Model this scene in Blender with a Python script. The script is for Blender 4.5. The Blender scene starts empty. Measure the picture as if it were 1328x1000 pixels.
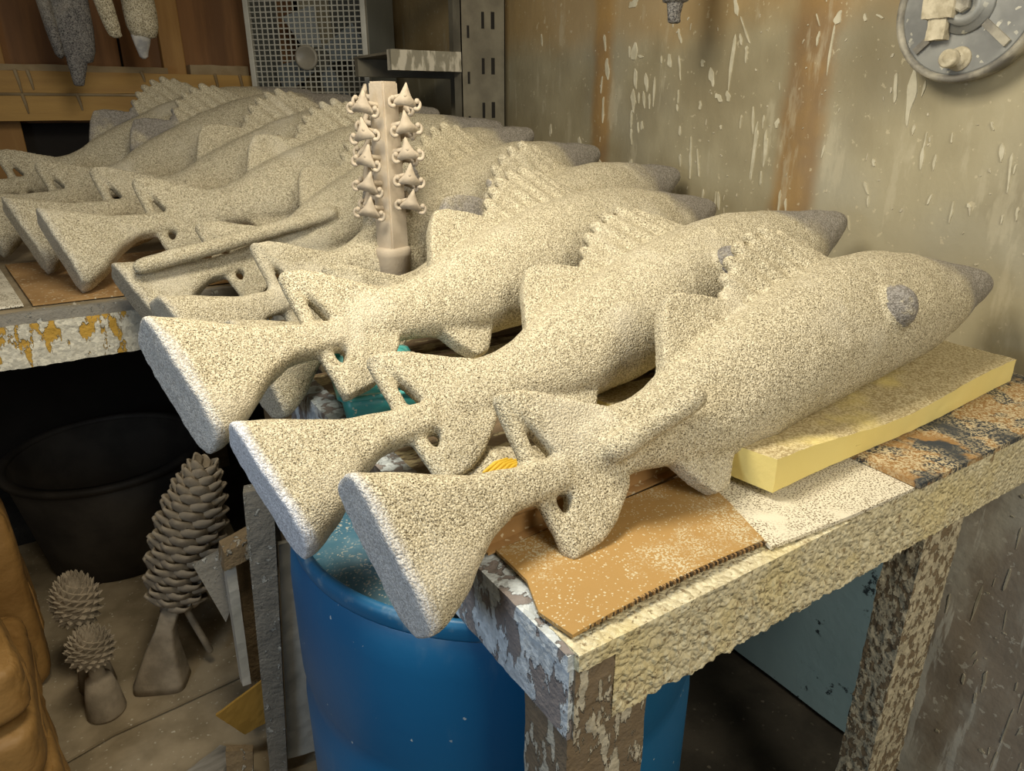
import bpy, bmesh, math, random
import numpy as np
from mathutils import Vector, Matrix, noise
random.seed(7)
S = bpy.context.scene
COL = S.collection
PI = math.pi

# ---------------------------------------------------------------- camera
cam_d = bpy.data.cameras.new('camera')
cam = bpy.data.objects.new('camera', cam_d)
COL.objects.link(cam)
cam_d.sensor_width = 36.0
cam_d.lens = 36.0 * 920.0 / 1328.0
cam_d.clip_start = 0.02
_r, _d, _f = (0.83828, -0.54524, 0.0), (-0.19877, -0.30559, -0.93118), (0.50772, 0.78060, -0.36455)
cam.matrix_world = Matrix(((_r[0], -_d[0], -_f[0], -0.3197),
                           (_r[1], -_d[1], -_f[1], -0.38854),
                           (_r[2], -_d[2], -_f[2], 1.45093),
                           (0, 0, 0, 1)))
S.camera = cam

# ---------------------------------------------------------------- world, lights, exposure
world = bpy.data.worlds.new('world')
S.world = world
world.use_nodes = True
_bg = world.node_tree.nodes['Background']
_bg.inputs[0].default_value = (1.0, 0.86, 0.66, 1)
_bg.inputs[1].default_value = 0.13

def area(name, loc, target, sx, sy, power, color):
    l = bpy.data.lights.new(name, 'AREA')
    l.shape = 'RECTANGLE'; l.size = sx; l.size_y = sy
    l.energy = power; l.color = color
    o = bpy.data.objects.new(name, l); COL.objects.link(o)
    o.location = loc
    o.rotation_euler = (Vector(target) - Vector(loc)).to_track_quat('-Z', 'Y').to_euler()
    return o
# shop lamp hanging over the left of the table, a softer ceiling panel behind the camera, added cool fill by the table end
area('shop_lamp', (-0.10, 0.42, 2.08), (0.35, 0.45, 1.0), 0.32, 0.50, 17.0, (1.0, 0.91, 0.73))
area('ceiling_panel', (0.10, -1.50, 2.25), (0.80, 0.10, 0.80), 0.60, 1.20, 26.0, (1.0, 0.91, 0.73))
area('cool_fill', (-1.35, -0.10, 1.40), (0.0, 0.35, 0.95), 0.40, 0.40, 7.0, (0.62, 0.79, 1.0))
S.view_settings.view_transform = 'Standard'
S.view_settings.look = 'None'
S.view_settings.exposure = 0.0
S.view_settings.gamma = 1.0
S.view_settings.use_curve_mapping = False

# ---------------------------------------------------------------- tagging helpers
def tag(o, label, cat, group=None):
    o['label'] = label; o['category'] = cat
    if group: o['group'] = group
    return o
def root(name, label, cat, loc=(0, 0, 0), rz=0.0, group=None):
    o = bpy.data.objects.new(name, None); COL.objects.link(o)
    o.empty_display_size = 0.05
    o.location = loc; o.rotation_euler = (0, 0, rz)
    return tag(o, label, cat, group)
def structure(o):
    o['kind'] = 'structure'; return o
def stuff(o):
    o['kind'] = 'stuff'; return o
def obj(name, mesh, m=None, parent=None):
    o = bpy.data.objects.new(name, mesh); COL.objects.link(o)
    if m is not None:
        mesh.materials.clear(); mesh.materials.append(m)
    if parent is not None: o.parent = parent
    return o
def copy_tree(o, parent=None):
    c = o.copy(); COL.objects.link(c); c.parent = parent
    for ch in list(o.children):
        copy_tree(ch, c)
    return c

# ---------------------------------------------------------------- mesh helpers
class MB:
    def __init__(s): s.v = []; s.f = []
    def add(s, v, f):
        n = len(s.v); s.v += [tuple(q) for q in v]; s.f += [tuple(i + n for i in q) for q in f]
    def box(s, a, b, M=None):
        v = [Vector((x, y, z)) for x in (a[0], b[0]) for y in (a[1], b[1]) for z in (a[2], b[2])]
        if M is not None: v = [M @ q for q in v]
        s.add(v, [(0, 1, 3, 2), (4, 6, 7, 5), (0, 4, 5, 1), (2, 3, 7, 6), (0, 2, 6, 4), (1, 5, 7, 3)])
    def rings(s, rings, cap=True, closed=False):
        n = len(rings[0]); v = [q for r in rings for q in r]; f = []
        m = len(rings)
        for i in range(m if closed else m - 1):
            for j in range(n):
                a = i * n + j; b = i * n + (j + 1) % n
                c = ((i + 1) % m) * n + (j + 1) % n; d = ((i + 1) % m) * n + j
                f.append((a, b, c, d))
        if cap and not closed:
            f.append(tuple(range(n - 1, -1, -1))); f.append(tuple(range((m - 1) * n, m * n)))
        s.add(v, f)
    def lathe(s, prof, seg=32, M=None):
        rs = []
        for r, z in prof:
            rs.append([Vector((max(r, 1e-4) * math.cos(2 * PI * k / seg), max(r, 1e-4) * math.sin(2 * PI * k / seg), z)) for k in range(seg)])
        if M is not None: rs = [[M @ q for q in r] for r in rs]
        s.rings(rs)
    def tube(s, pts, rad, seg=10, round_ends=False):
        pts = [Vector(p) for p in pts]
        if not hasattr(rad, '__len__'): rad = [rad] * len(pts)
        rad = list(rad)
        if round_ends:
            d0 = (pts[0] - pts[1]).normalized(); d1 = (pts[-1] - pts[-2]).normalized()
            r0, r1 = rad[0], rad[-1]
            pre = [(pts[0] + d0 * r0 * math.sin(t), r0 * math.cos(t)) for t in (1.45, 1.05, .55)]
            post = [(pts[-1] + d1 * r1 * math.sin(t), r1 * math.cos(t)) for t in (.55, 1.05, 1.45)]
            pts = [p for p, _ in pre] + pts + [p for p, _ in post]
            rad = [r for _, r in pre] + rad + [r for _, r in post]
        rs = []
        up = None
        for i, p in enumerate(pts):
            t = (pts[min(i + 1, len(pts) - 1)] - pts[max(i - 1, 0)]).normalized()
            if up is None:
                up = t.orthogonal().normalized()
            up = (up - t * up.dot(t)).normalized()
            w = t.cross(up)
            rs.append([p + (up * math.cos(2 * PI * k / seg) + w * math.sin(2 * PI * k / seg)) * rad[i] for k in range(seg)])
        s.rings(rs)
    def prism(s, poly, h0, h1, M=None):
        n = len(poly)
        v = [Vector((x, y, h0)) for x, y in poly] + [Vector((x, y, h1)) for x, y in poly]
        if M is not None: v = [M @ q for q in v]
        f = [tuple(range(n - 1, -1, -1)), tuple(range(n, 2 * n))] + [(i, (i + 1) % n, n + (i + 1) % n, n + i) for i in range(n)]
        s.add(v, f)
    def ellipsoid(s, c, r, seg=20, rng=12):
        rs = []
        for i in range(1, rng):
            t = PI * i / rng
            rs.append([Vector((c[0] + r[0] * math.sin(t) * math.cos(2 * PI * k / seg), c[1] + r[1] * math.sin(t) * math.sin(2 * PI * k / seg), c[2] - r[2] * math.cos(t))) for k in range(seg)])
        s.rings(rs)
    def mesh(s, name='m', smooth=False, fix=True):
        me = bpy.data.meshes.new(name); me.from_pydata([tuple(q) for q in s.v], [], s.f); me.update()
        if fix:
            b = bmesh.new(); b.from_mesh(me); bmesh.ops.recalc_face_normals(b, faces=b.faces[:]); b.to_mesh(me); b.free()
        if smooth: me.shade_smooth()
        return me

def boxm(a, b, bevel=0.0, seg=2, smooth=False):
    """bevelled box mesh between two corners"""
    bm = bmesh.new(); bmesh.ops.create_cube(bm, size=1.0)
    for v in bm.verts:
        v.co = Vector(((a[i] + b[i]) / 2 + v.co[i] * (b[i] - a[i])) for i in range(3))
    if bevel: bmesh.ops.bevel(bm, geom=bm.edges[:], offset=bevel, segments=seg, affect='EDGES', profile=0.5)
    me = bpy.data.meshes.new('box'); bm.to_mesh(me); bm.free()
    if smooth: me.shade_smooth()
    return me

def grid_box(a, b, n, fn=None, bevel=0.0, smooth=True):
    """box whose six sides are subdivided n=(nx,ny,nz); fn(co, normal)->co moves each vertex"""
    idx = {}; V = []; N = []; F = []
    def vid(i, j, k):
        key = (i, j, k)
        if key not in idx:
            idx[key] = len(V)
            V.append(Vector((a[0] + (b[0] - a[0]) * i / n[0], a[1] + (b[1] - a[1]) * j / n[1], a[2] + (b[2] - a[2]) * k / n[2])))
            N.append(Vector(((i == n[0]) - (i == 0), (j == n[1]) - (j == 0), (k == n[2]) - (k == 0))).normalized())
        return idx[key]
    for i in range(n[0]):
        for j in range(n[1]):
            F.append((vid(i, j, 0), vid(i, j + 1, 0), vid(i + 1, j + 1, 0), vid(i + 1, j, 0)))
            F.append((vid(i, j, n[2]), vid(i + 1, j, n[2]), vid(i + 1, j + 1, n[2]), vid(i, j + 1, n[2])))
    for i in range(n[0]):
        for k in range(n[2]):
            F.append((vid(i, 0, k), vid(i + 1, 0, k), vid(i + 1, 0, k + 1), vid(i, 0, k + 1)))
            F.append((vid(i, n[1], k), vid(i, n[1], k + 1), vid(i + 1, n[1], k + 1), vid(i + 1, n[1], k)))
    for j in range(n[1]):
        for k in range(n[2]):
            F.append((vid(0, j, k), vid(0, j, k + 1), vid(0, j + 1, k + 1), vid(0, j + 1, k)))
            F.append((vid(n[0], j, k), vid(n[0], j + 1, k), vid(n[0], j + 1, k + 1), vid(n[0], j, k + 1)))
    if fn: V = [fn(v, m) for v, m in zip(V, N)]
    me = bpy.data.meshes.new('gbox'); me.from_pydata([tuple(v) for v in V], [], F); me.update()
    if smooth:
        me.shade_smooth(); me.set_sharp_from_angle(angle=math.radians(55))
    return me
def crust(amp, freq, seed=0.0, lump=1.0, stretch=(1, 1, 1)):
    def fn(v, n):
        p = Vector((v.x * freq * stretch[0] + seed, v.y * freq * stretch[1], v.z * freq * stretch[2]))
        d = noise.noise(p) * .6 + noise.noise(p * 2.3) * .5
        d += lump * max(0.0, noise.noise(p * .9 + Vector((9, 3, 1))) - .1) * 1.6
        return v + n * (amp * d)
    return fn
def rounded(me):
    me.shade_smooth(); return me

# ---------------------------------------------------------------- materials
class NT:
    def __init__(s, name):
        s.m = bpy.data.materials.new(name); s.m.use_nodes = True
        s.t = s.m.node_tree; s.t.nodes.clear()
        s.out = s.n('ShaderNodeOutputMaterial'); s.b = s.n('ShaderNodeBsdfPrincipled')
        s.l(s.b.outputs[0], s.out.inputs[0])
        s.co = s.n('ShaderNodeTexCoord').outputs['Object']
    def n(s, k): return s.t.nodes.new(k)
    def l(s, a, b): s.t.links.new(a, b)
    def val(s, sock, x):
        if hasattr(x, 'is_linked') or isinstance(x, bpy.types.NodeSocket): s.l(x, sock)
        else: sock.default_value = x
    def math(s, op, a, b=0.0, clamp=False):
        q = s.n('ShaderNodeMath'); q.operation = op; q.use_clamp = clamp
        s.val(q.inputs[0], a); s.val(q.inputs[1], b); return q.outputs[0]
    def scaled(s, sc, co=None):
        q = s.n('ShaderNodeVectorMath'); q.operation = 'MULTIPLY'
        s.l(co or s.co, q.inputs[0]); q.inputs[1].default_value = sc; return q.outputs[0]
    def noise(s, scale, detail=3.0, rough=.55, co=None, stretch=None):
        c = co or s.co
        if stretch: c = s.scaled(stretch, c)
        q = s.n('ShaderNodeTexNoise'); s.l(c, q.inputs['Vector'])
        q.inputs['Scale'].default_value = scale; q.inputs['Detail'].default_value = detail; q.inputs['Roughness'].default_value = rough
        return q.outputs[0]
    def voro(s, scale, out='Distance', co=None, stretch=None):
        c = co or s.co
        if stretch: c = s.scaled(stretch, c)
        q = s.n('ShaderNodeTexVoronoi'); s.l(c, q.inputs['Vector']); q.inputs['Scale'].default_value = scale
        o = q.outputs[out]
        if out == 'Color':
            g = s.n('ShaderNodeSeparateColor'); s.l(o, g.inputs[0]); o = g.outputs[0]
        return o
    def step(s, x, lo, hi):
        q = s.n('ShaderNodeMapRange'); q.interpolation_type = 'SMOOTHSTEP'
        s.val(q.inputs[0], x); q.inputs[1].default_value = lo; q.inputs[2].default_value = hi; return q.outputs[0]
    def mix(s, fac, a, b):
        q = s.n('ShaderNodeMix'); q.data_type = 'RGBA'
        s.val(q.inputs[0], fac)
        for sock, x in ((q.inputs[6], a), (q.inputs[7], b)):
            if isinstance(x, (tuple, list)): sock.default_value = (*x[:3], 1)
            else: s.l(x, sock)
        return q.outputs[2]
    def xyz(s, co=None):
        q = s.n('ShaderNodeSeparateXYZ'); s.l(co or s.co, q.inputs[0]); return q.outputs
    def bump(s, h, strength, dist, prev=None):
        q = s.n('ShaderNodeBump'); s.l(h, q.inputs['Height']); q.inputs['Strength'].default_value = strength; q.inputs['Distance'].default_value = dist
        if prev is not None: s.l(prev, q.inputs['Normal'])
        return q.outputs[0]
    def done(s, color, rough=.8, normal=None, metal=0.0, spec=None):
        if isinstance(color, (tuple, list)): s.b.inputs['Base Color'].default_value = (*color[:3], 1)
        else: s.l(color, s.b.inputs['Base Color'])
        s.val(s.b.inputs['Roughness'], rough); s.b.inputs['Metallic'].default_value = metal
        if spec is not None: s.b.inputs['Specular IOR Level'].default_value = spec
        if normal is not None: s.l(normal, s.b.inputs['Normal'])
        return s.m

def simple(name, c1, c2, scale=6, rough=.75, bscale=60, bstr=.3, bdist=.002, stretch=None, metal=0.0, speck=None, lo=.35, hi=.65):
    n = NT(name)
    col = n.mix(n.step(n.noise(scale, 4, stretch=stretch), lo, hi), c1, c2)
    if speck:   # (scale, threshold, colour): scattered grains
        col = n.mix(n.step(n.voro(speck[0], 'Color'), speck[1], speck[1] + .04), col, speck[2])
    nb = n.bump(n.noise(bscale, 4, stretch=stretch), bstr, bdist)
    return n.done(col, rough, nb, metal)

def stucco(name, light=(.70, .635, .47), mid=(.46, .405, .28), dark=(.13, .105, .065), grey=None, mask=True, grain=380, gscale=9):
    """dry sand-coated ceramic shell: grains of mixed tone; the last coat missing on snout, cup end paler"""
    n = NT(name)
    # every mold's parts share one colour-derived offset so the grain differs from mold to mold
    info = n.n('ShaderNodeObjectInfo')
    off = n.n('ShaderNodeVectorMath'); off.operation = 'MULTIPLY_ADD'
    n.l(info.outputs['Color'], off.inputs[0]); off.inputs[1].default_value = (13, 17, 11); n.l(n.co, off.inputs[2])
    co = off.outputs[0]
    g = n.voro(grain, 'Color', co=co)
    fine = n.noise(grain * 1.3, 2, .6, co=co)
    sand = n.mix(n.step(g, .15, .85), mid, light)
    sand = n.mix(n.step(fine, .535, .60), sand, dark)
    big = n.noise(7, 3, .5, co=co)
    sand = n.mix(n.math('MULTIPLY', n.step(big, .52, .72), .45), sand, (.66, .61, .49))
    if grey or mask:
        gc = n.mix(n.step(g, .2, .8), (.20, .185, .165), (.33, .31, .29))
        gc = n.mix(n.step(fine, .60, .70), gc, (.07, .065, .06))
    if grey:
        sand = n.mix(n.math('MULTIPLY', n.step(n.noise(gscale, 3, co=co), .30 if gscale < 10 else .33, .52 if gscale < 10 else .50), grey), sand, gc)
    if mask:
        x, y, z = n.xyz()[:3]
        wob = n.math('MULTIPLY', n.math('SUBTRACT', n.noise(9, 2, co=co), .5), .22)
        head = n.step(n.math('ADD', n.math('ADD', x, n.math('MULTIPLY', y, .45)), n.math('MULTIPLY', wob, .8)), 0.985, 1.075)
        sand = n.mix(n.math('MULTIPLY', head, .85), sand, gc)
        # slanted end of the pouring cup: paler tone, strength set per mold
        e = n.math('ADD', n.math('ADD', x, n.math('MULTIPLY', y, .215)), n.math('MULTIPLY', wob, .12))
        endm = n.step(e, -.224, -.240)
        pale = n.mix(n.step(g, .1, .8), (.48, .48, .50), (.78, .79, .82))
        sand = n.mix(n.math('MULTIPLY', endm, info.outputs['Alpha']), sand, pale)
    h = n.math('ADD', n.math('MULTIPLY', n.voro(grain, 'Distance', co=co), -1.0), n.math('MULTIPLY', n.noise(grain * .8, 2, co=co), 1.2))
    nb = n.bump(h, .8, .0018)
    nb = n.bump(n.noise(38, 3, co=co), .5, .004, nb)
    return n.done(sand, .95, nb, spec=.15)

M = {}
M['stucco'] = stucco('sand_shell')
M['stucco_grey'] = stucco('grey_sand_shell', grey=.9, mask=False)
M['stucco_vent'] = stucco('mottled_vent_shell', grey=1.0, mask=False, gscale=24)
M['stucco_plain'] = stucco('plain_sand_shell', mask=False, grain=260)
M['shell_fine'] = simple('smooth_slurry', (.46, .385, .29), (.56, .48, .37), 14, .9, 240, .4, .0015)
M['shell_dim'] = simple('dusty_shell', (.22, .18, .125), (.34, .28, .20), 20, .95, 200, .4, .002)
M['shell_darkgrey'] = stucco('dark_grey_shell', light=(.26, .25, .235), mid=(.17, .16, .155), dark=(.05, .05, .05), mask=False, grain=240)
M['white_tip'] = simple('white_slurry', (.30, .30, .30), (.62, .60, .55), 30, .7, 120, .5, .002)

def crusted(name, wood, paint, cover, scale=26, stretch=(1, 1, .35), paint2=None, brough=1.0):
    n = NT(name)
    gr = n.noise(60, 4, stretch=(.12, 1, 1))
    w = n.mix(gr, tuple(c * .55 for c in wood), tuple(c * 1.25 for c in wood))
    m = n.step(n.noise(scale, 5, .6, stretch=stretch), cover, cover + .03)
    p = n.mix(n.step(n.voro(150, 'Color'), .1, .9), tuple(c * .72 for c in paint), paint)
    if paint2: p = n.mix(n.step(n.noise(9, 3), .45, .62), p, paint2)
    col = n.mix(m, w, p)
    h = n.math('ADD', m, n.math('MULTIPLY', n.noise(140, 3), .8 * brough))
    nb = n.bump(h, .9, .004)
    return n.done(col, .8, nb)
n = NT('cream_crust')
g_ = n.voro(170, 'Color'); e_ = n.noise(150, 4, .65)
c = n.mix(n.step(g_, .1, .9), (.56, .50, .33), (.72, .66, .46))
c = n.mix(n.math('MULTIPLY', n.step(n.noise(9, 3), .48, .66), .5), c, (.66, .55, .25))
c = n.mix(n.step(e_, .57, .65), c, (.26, .20, .11))
c = n.mix(n.step(n.noise(26, 5, .65, stretch=(1, 1, .6)), .63, .67), c, (.30, .22, .12))
nb = n.bump(n.math('SUBTRACT', n.noise(120, 4, .6), n.voro(170)), .9, .004)
M['crust_cream'] = n.done(c, .8, nb)
M['crust_side'] = crusted('grey_blue_crust', (.26, .23, .22), (.60, .66, .70), .47, 38, (1, 1, .42))
M['crust_leg'] = crusted('leg_crust', (.20, .15, .095), (.52, .48, .38), .52, 60, (1, 1, .35))
M['crust_yellow'] = crusted('yellow_bench_edge', (.50, .29, .04), (.64, .60, .48), .44, 42, (1, 1, .38))
M['crust_pebble'] = crusted('pebbled_leg', (.22, .165, .10), (.56, .50, .36), .455, 90, (1, 1, .55))
M['crust_post'] = crusted('post_crust', (.25, .23, .19), (.46, .45, .40), .60, 60, (1, 1, .8))
M['plank'] = crusted('old_plank', (.20, .14, .08), (.46, .38, .22), .53, 40, (.3, 1, 1))
M['board_dim'] = crusted('scrap_wood', (.24, .17, .09), (.42, .38, .30), .6, 24, (1, 1, .5))

n = NT('cardboard')
c = n.mix(n.noise(7, 4), (.34, .20, .06), (.42, .26, .09))
g_ = n.voro(620, 'Color')
patch = n.math('MULTIPLY', n.step(g_, .58, .64), n.step(n.noise(11, 4, .6), .50, .66))
c = n.mix(n.math('MAXIMUM', patch, n.step(g_, .945, .955)), c, (.56, .50, .34))
M['cardboard'] = n.done(c, .85, n.bump(n.noise(200, 3), .4, .001))
M['cardboard_plain'] = simple('kraft_board', (.30, .17, .06), (.42, .25, .10), 8, .85, 150, .3, .001, speck=(260, .93, (.6, .5, .33)))
n = NT('corrugated_edge')
c = n.mix(n.step(n.math('SINE', n.math('MULTIPLY', n.xyz()[0], 900)), -.2, .6), (.05, .03, .012), (.28, .17, .07))
M['corrugate'] = n.done(c, .9)
n = NT('white_board')
c = n.mix(n.noise(16, 3), (.66, .61, .48), (.77, .72, .59))
c = n.mix(n.math('MULTIPLY', n.step(n.noise(420, 2), .52, .58), n.step(n.noise(14, 3), .32, .5)), c, (.18, .14, .08))
M['white_board'] = n.done(c, .8, n.bump(n.noise(250, 2), .4, .001))
n = NT('dusty_dark_board')
c = n.mix(n.step(n.noise(18, 3), .48, .55), (.035, .042, .05), (.30, .17, .06))
c = n.mix(n.math('MULTIPLY', n.step(n.noise(300, 2), .47, .55), n.step(n.noise(10, 4), .34, .56)), c, (.55, .46, .29))
M['dark_board'] = n.done(c, .75, n.bump(n.noise(200, 3), .5, .0015))
n = NT('yellow_foam')
c = n.mix(n.noise(5, 3), (.74, .60, .19), (.80, .69, .30))
z_ = n.n('ShaderNodeNewGeometry'); nz_ = n.xyz(z_.outputs['Normal'])[2]
dust = n.math('MULTIPLY', n.step(nz_, .55, .9), n.step(n.noise(6, 4), .28, .46))
dc = n.mix(n.step(n.voro(420, 'Color'), .1, .9), (.26, .19, .10), (.60, .52, .34))
c = n.mix(n.math('MULTIPLY', dust, .85), c, dc)
M['foam'] = n.done(c, .9, n.bump(n.noise(160, 3), .35, .0015))
M['yellow_plastic'] = simple('yellow_plastic', (.70, .45, .03), (.78, .55, .08), 20, .5)
M['teal'] = simple('teal_plastic', (.035, .26, .27), (.07, .38, .36), 10, .35, 40, .1, .001, speck=(300, .94, (.5, .5, .4)))
n = NT('blue_plastic')
c = n.mix(n.noise(3, 4), (.004, .088, .23), (.010, .14, .31))
c = n.mix(n.step(n.voro(300, 'Color'), .9985, .9995), c, (.5, .55, .55))
c = n.mix(n.math('MULTIPLY', n.step(n.noise(13, 5, stretch=(1, 1, .3)), .60, .75), .25), c, (.20, .28, .32))
M['blue'] = n.done(c, .42, n.bump(n.noise(90, 3), .12, .002))
n = NT('dusty_blue_plastic')
c = n.mix(n.step(n.noise(18, 4), .35, .75), (.05, .15, .22), (.15, .26, .32))
c = n.mix(n.math('MULTIPLY', n.step(n.voro(420, 'Color'), .86, .89), n.step(n.noise(16, 3), .4, .6)), c, (.50, .48, .40))
M['blue_dusty'] = n.done(c, .6, n.bump(n.noise(60, 3), .2, .002))
M['blue_rim'] = simple('worn_blue_rim', (.012, .13, .28), (.26, .34, .38), 30, .45, 90, .3, .001, lo=.52, hi=.78)
n = NT('blue_wall_sheet')
c = n.mix(n.noise(5, 4), (.30, .50, .60), (.44, .62, .70))  # pale blue brightened to paint in daylight coming through the sheet
c = n.mix(n.step(n.noise(12, 6, .7), .60, .64), c, (.04, .06, .08))
M['blue_sheet'] = n.done(c, .6, n.bump(n.noise(30, 4), .3, .004))

def wall_mat():
    n = NT('plastic_sheeting')
    p = n.xyz()
    big = n.noise(3.2, 3)
    c = n.mix(n.step(big, .35, .68), (.28, .24, .15), (.42, .375, .25))
    c = n.mix(n.math('MULTIPLY', n.step(n.noise(2.0, 2), .5, .7), .6), c, (.40, .38, .30))
    wob = n.math('MULTIPLY', n.math('SUBTRACT', n.noise(7, 3), .5), .05)
    for yc, hw, amt in ((1.325, .040, .80), (.645, .054, .80)):   # rusty studs showing through the sheet
        d = n.math('ABSOLUTE', n.math('SUBTRACT', n.math('ADD', p[1], wob), yc))
        band = n.math('MULTIPLY', n.step(d, hw + .022, hw - .022), amt)
        rc = n.mix(n.step(n.noise(6, 3), .4, .62), (.34, .195, .06), (.24, .145, .065))
        c = n.mix(band, c, rc)
    top = n.math('MULTIPLY', n.step(n.math('ADD', p[2], n.math('MULTIPLY', n.noise(4, 3), .18)), 1.66, 1.78), .55)
    c = n.mix(top, c, (.42, .26, .09))                            # ochre plate along the top of the studs
    c = n.mix(n.math('MULTIPLY', n.step(n.noise(70, 3), .66, .70), .55), c, (.62, .55, .38))
    c = n.mix(n.math('MULTIPLY', n.step(n.noise(15, 5, .65, stretch=(1, 1, .25)), .57, .66), .38), c, (.56, .51, .37))
    nb = n.bump(n.noise(5, 4, stretch=(1, 1, .5)), .5, .02)
    nb = n.bump(n.noise(120, 3), .25, .002, nb)
    return n.done(c, .42, nb)
M['wall'] = wall_mat()
n = NT('grimy_lower_wall')
c = n.mix(n.step(n.noise(5, 5, .6, stretch=(1, 1, .5)), .42, .58), (.38, .32, .25), (.60, .57, .48))
c = n.mix(n.step(n.noise(20, 5, .65, stretch=(1, 1, .10)), .56, .60), c, (.66, .63, .54))
c = n.mix(n.step(n.noise(60, 3), .63, .66), c, (.64, .60, .50))
M['wall_low'] = n.done(c, .6, n.bump(n.noise(25, 5, .6), .5, .006))
M['drip'] = simple('dried_slurry_drip', (.50, .46, .33), (.62, .58, .44), 30, .6, 120, .3, .001)
M['drip_pale'] = simple('dried_slurry_drip_dim', (.46, .42, .31), (.60, .55, .42), 30, .6, 120, .3, .001)
M['plywood'] = simple('brown_plywood', (.15, .065, .018), (.25, .115, .035), 3, .7, 60, .2, .002, stretch=(6, 6, .6))
M['stud'] = simple('ochre_stud', (.30, .155, .04), (.38, .21, .06), 4, .7, 60, .3, .002, stretch=(5, 5, .5))
M['beam'] = simple('ochre_beam', (.33, .18, .035), (.43, .25, .055), 5, .6, 70, .25, .002, stretch=(.4, 4, 4))
M['beam_dust'] = simple('dusty_ledge', (.24, .17, .085), (.34, .26, .15), 8, .9, 120, .3, .002)
M['void'] = simple('dark_recess', (.012, .009, .007), (.02, .016, .012), 4, .9)
M['metal_fan'] = simple('painted_fan_metal', (.44, .43, .37), (.54, .53, .46), 9, .5, 50, .1, .001)
M['metal_fanside'] = simple('grey_fan_side', (.24, .26, .245), (.31, .33, .31), 3, .45, 50, .1, .001)
M['fan_badge'] = simple('fan_badge', (.24, .22, .17), (.32, .29, .23), 8, .4)
M['fan_dark'] = simple('fan_inside', (.10, .10, .085), (.15, .15, .125), 4, .6)
M['fan_blade'] = simple('fan_blade_metal', (.20, .23, .24), (.26, .29, .30), 4, .4)
M['shelf_metal'] = simple('splashed_shelf_metal', (.15, .135, .10), (.23, .21, .155), 9, .55, 70, .3, .002)
M['shelf_splash'] = simple('splashed_beam', (.26, .24, .18), (.56, .52, .42), 30, .6, 70, .3, .002, stretch=(1, 1, .35), lo=.45, hi=.55)
M['back_sheet'] = simple('dim_sheeting', (.26, .23, .16), (.36, .325, .23), 3, .5, 12, .4, .01)
M['slot'] = simple('slot_dark', (.01, .009, .008), (.015, .013, .01), 5, .9)
M['disc'] = simple('dull_grey_metal', (.20, .205, .20), (.30, .305, .29), 14, .5, 90, .3, .001, metal=.25, speck=(150, .965, (.62, .60, .5)))
M['disc_rim'] = simple('scuffed_rim', (.16, .15, .13), (.42, .39, .31), 22, .6, 90, .5, .002)
M['nut'] = simple('dried_slurry_nut', (.40, .35, .24), (.60, .54, .40), 60, .7, 120, .5, .002)
M['kraft'] = simple('kraft_paper', (.23, .118, .03), (.32, .175, .05), 5, .6, 13, .55, .014)
M['rubber'] = simple('black_rubber', (.022, .018, .014), (.05, .042, .033), 6, .7, 40, .3, .003)
M['floor'] = simple('dark_concrete', (.035, .03, .022), (.07, .06, .045), 6, .9, 90, .4, .003, speck=(160, .98, (.25, .22, .17)))
M['ply_dust'] = simple('dusty_plywood', (.20, .155, .09), (.34, .27, .17), 7, .9, 110, .4, .002, speck=(260, .975, (.6, .55, .43)))
M['board_grey'] = simple('grey_board', (.22, .20, .16), (.33, .30, .25), 9, .8, 70, .4, .002, stretch=(1, 5, 1))
M['panel_white'] = simple('grimy_white_panel', (.40, .39, .34), (.52, .50, .44), 8, .7, 60, .4, .003)
M['amber'] = simple('amber_fibreboard', (.30, .17, .025), (.38, .22, .04), 6, .7, 90, .2, .001)
M['wire'] = simple('dark_wire', (.05, .045, .04), (.08, .07, .06), 10, .5, metal=.6)
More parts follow.
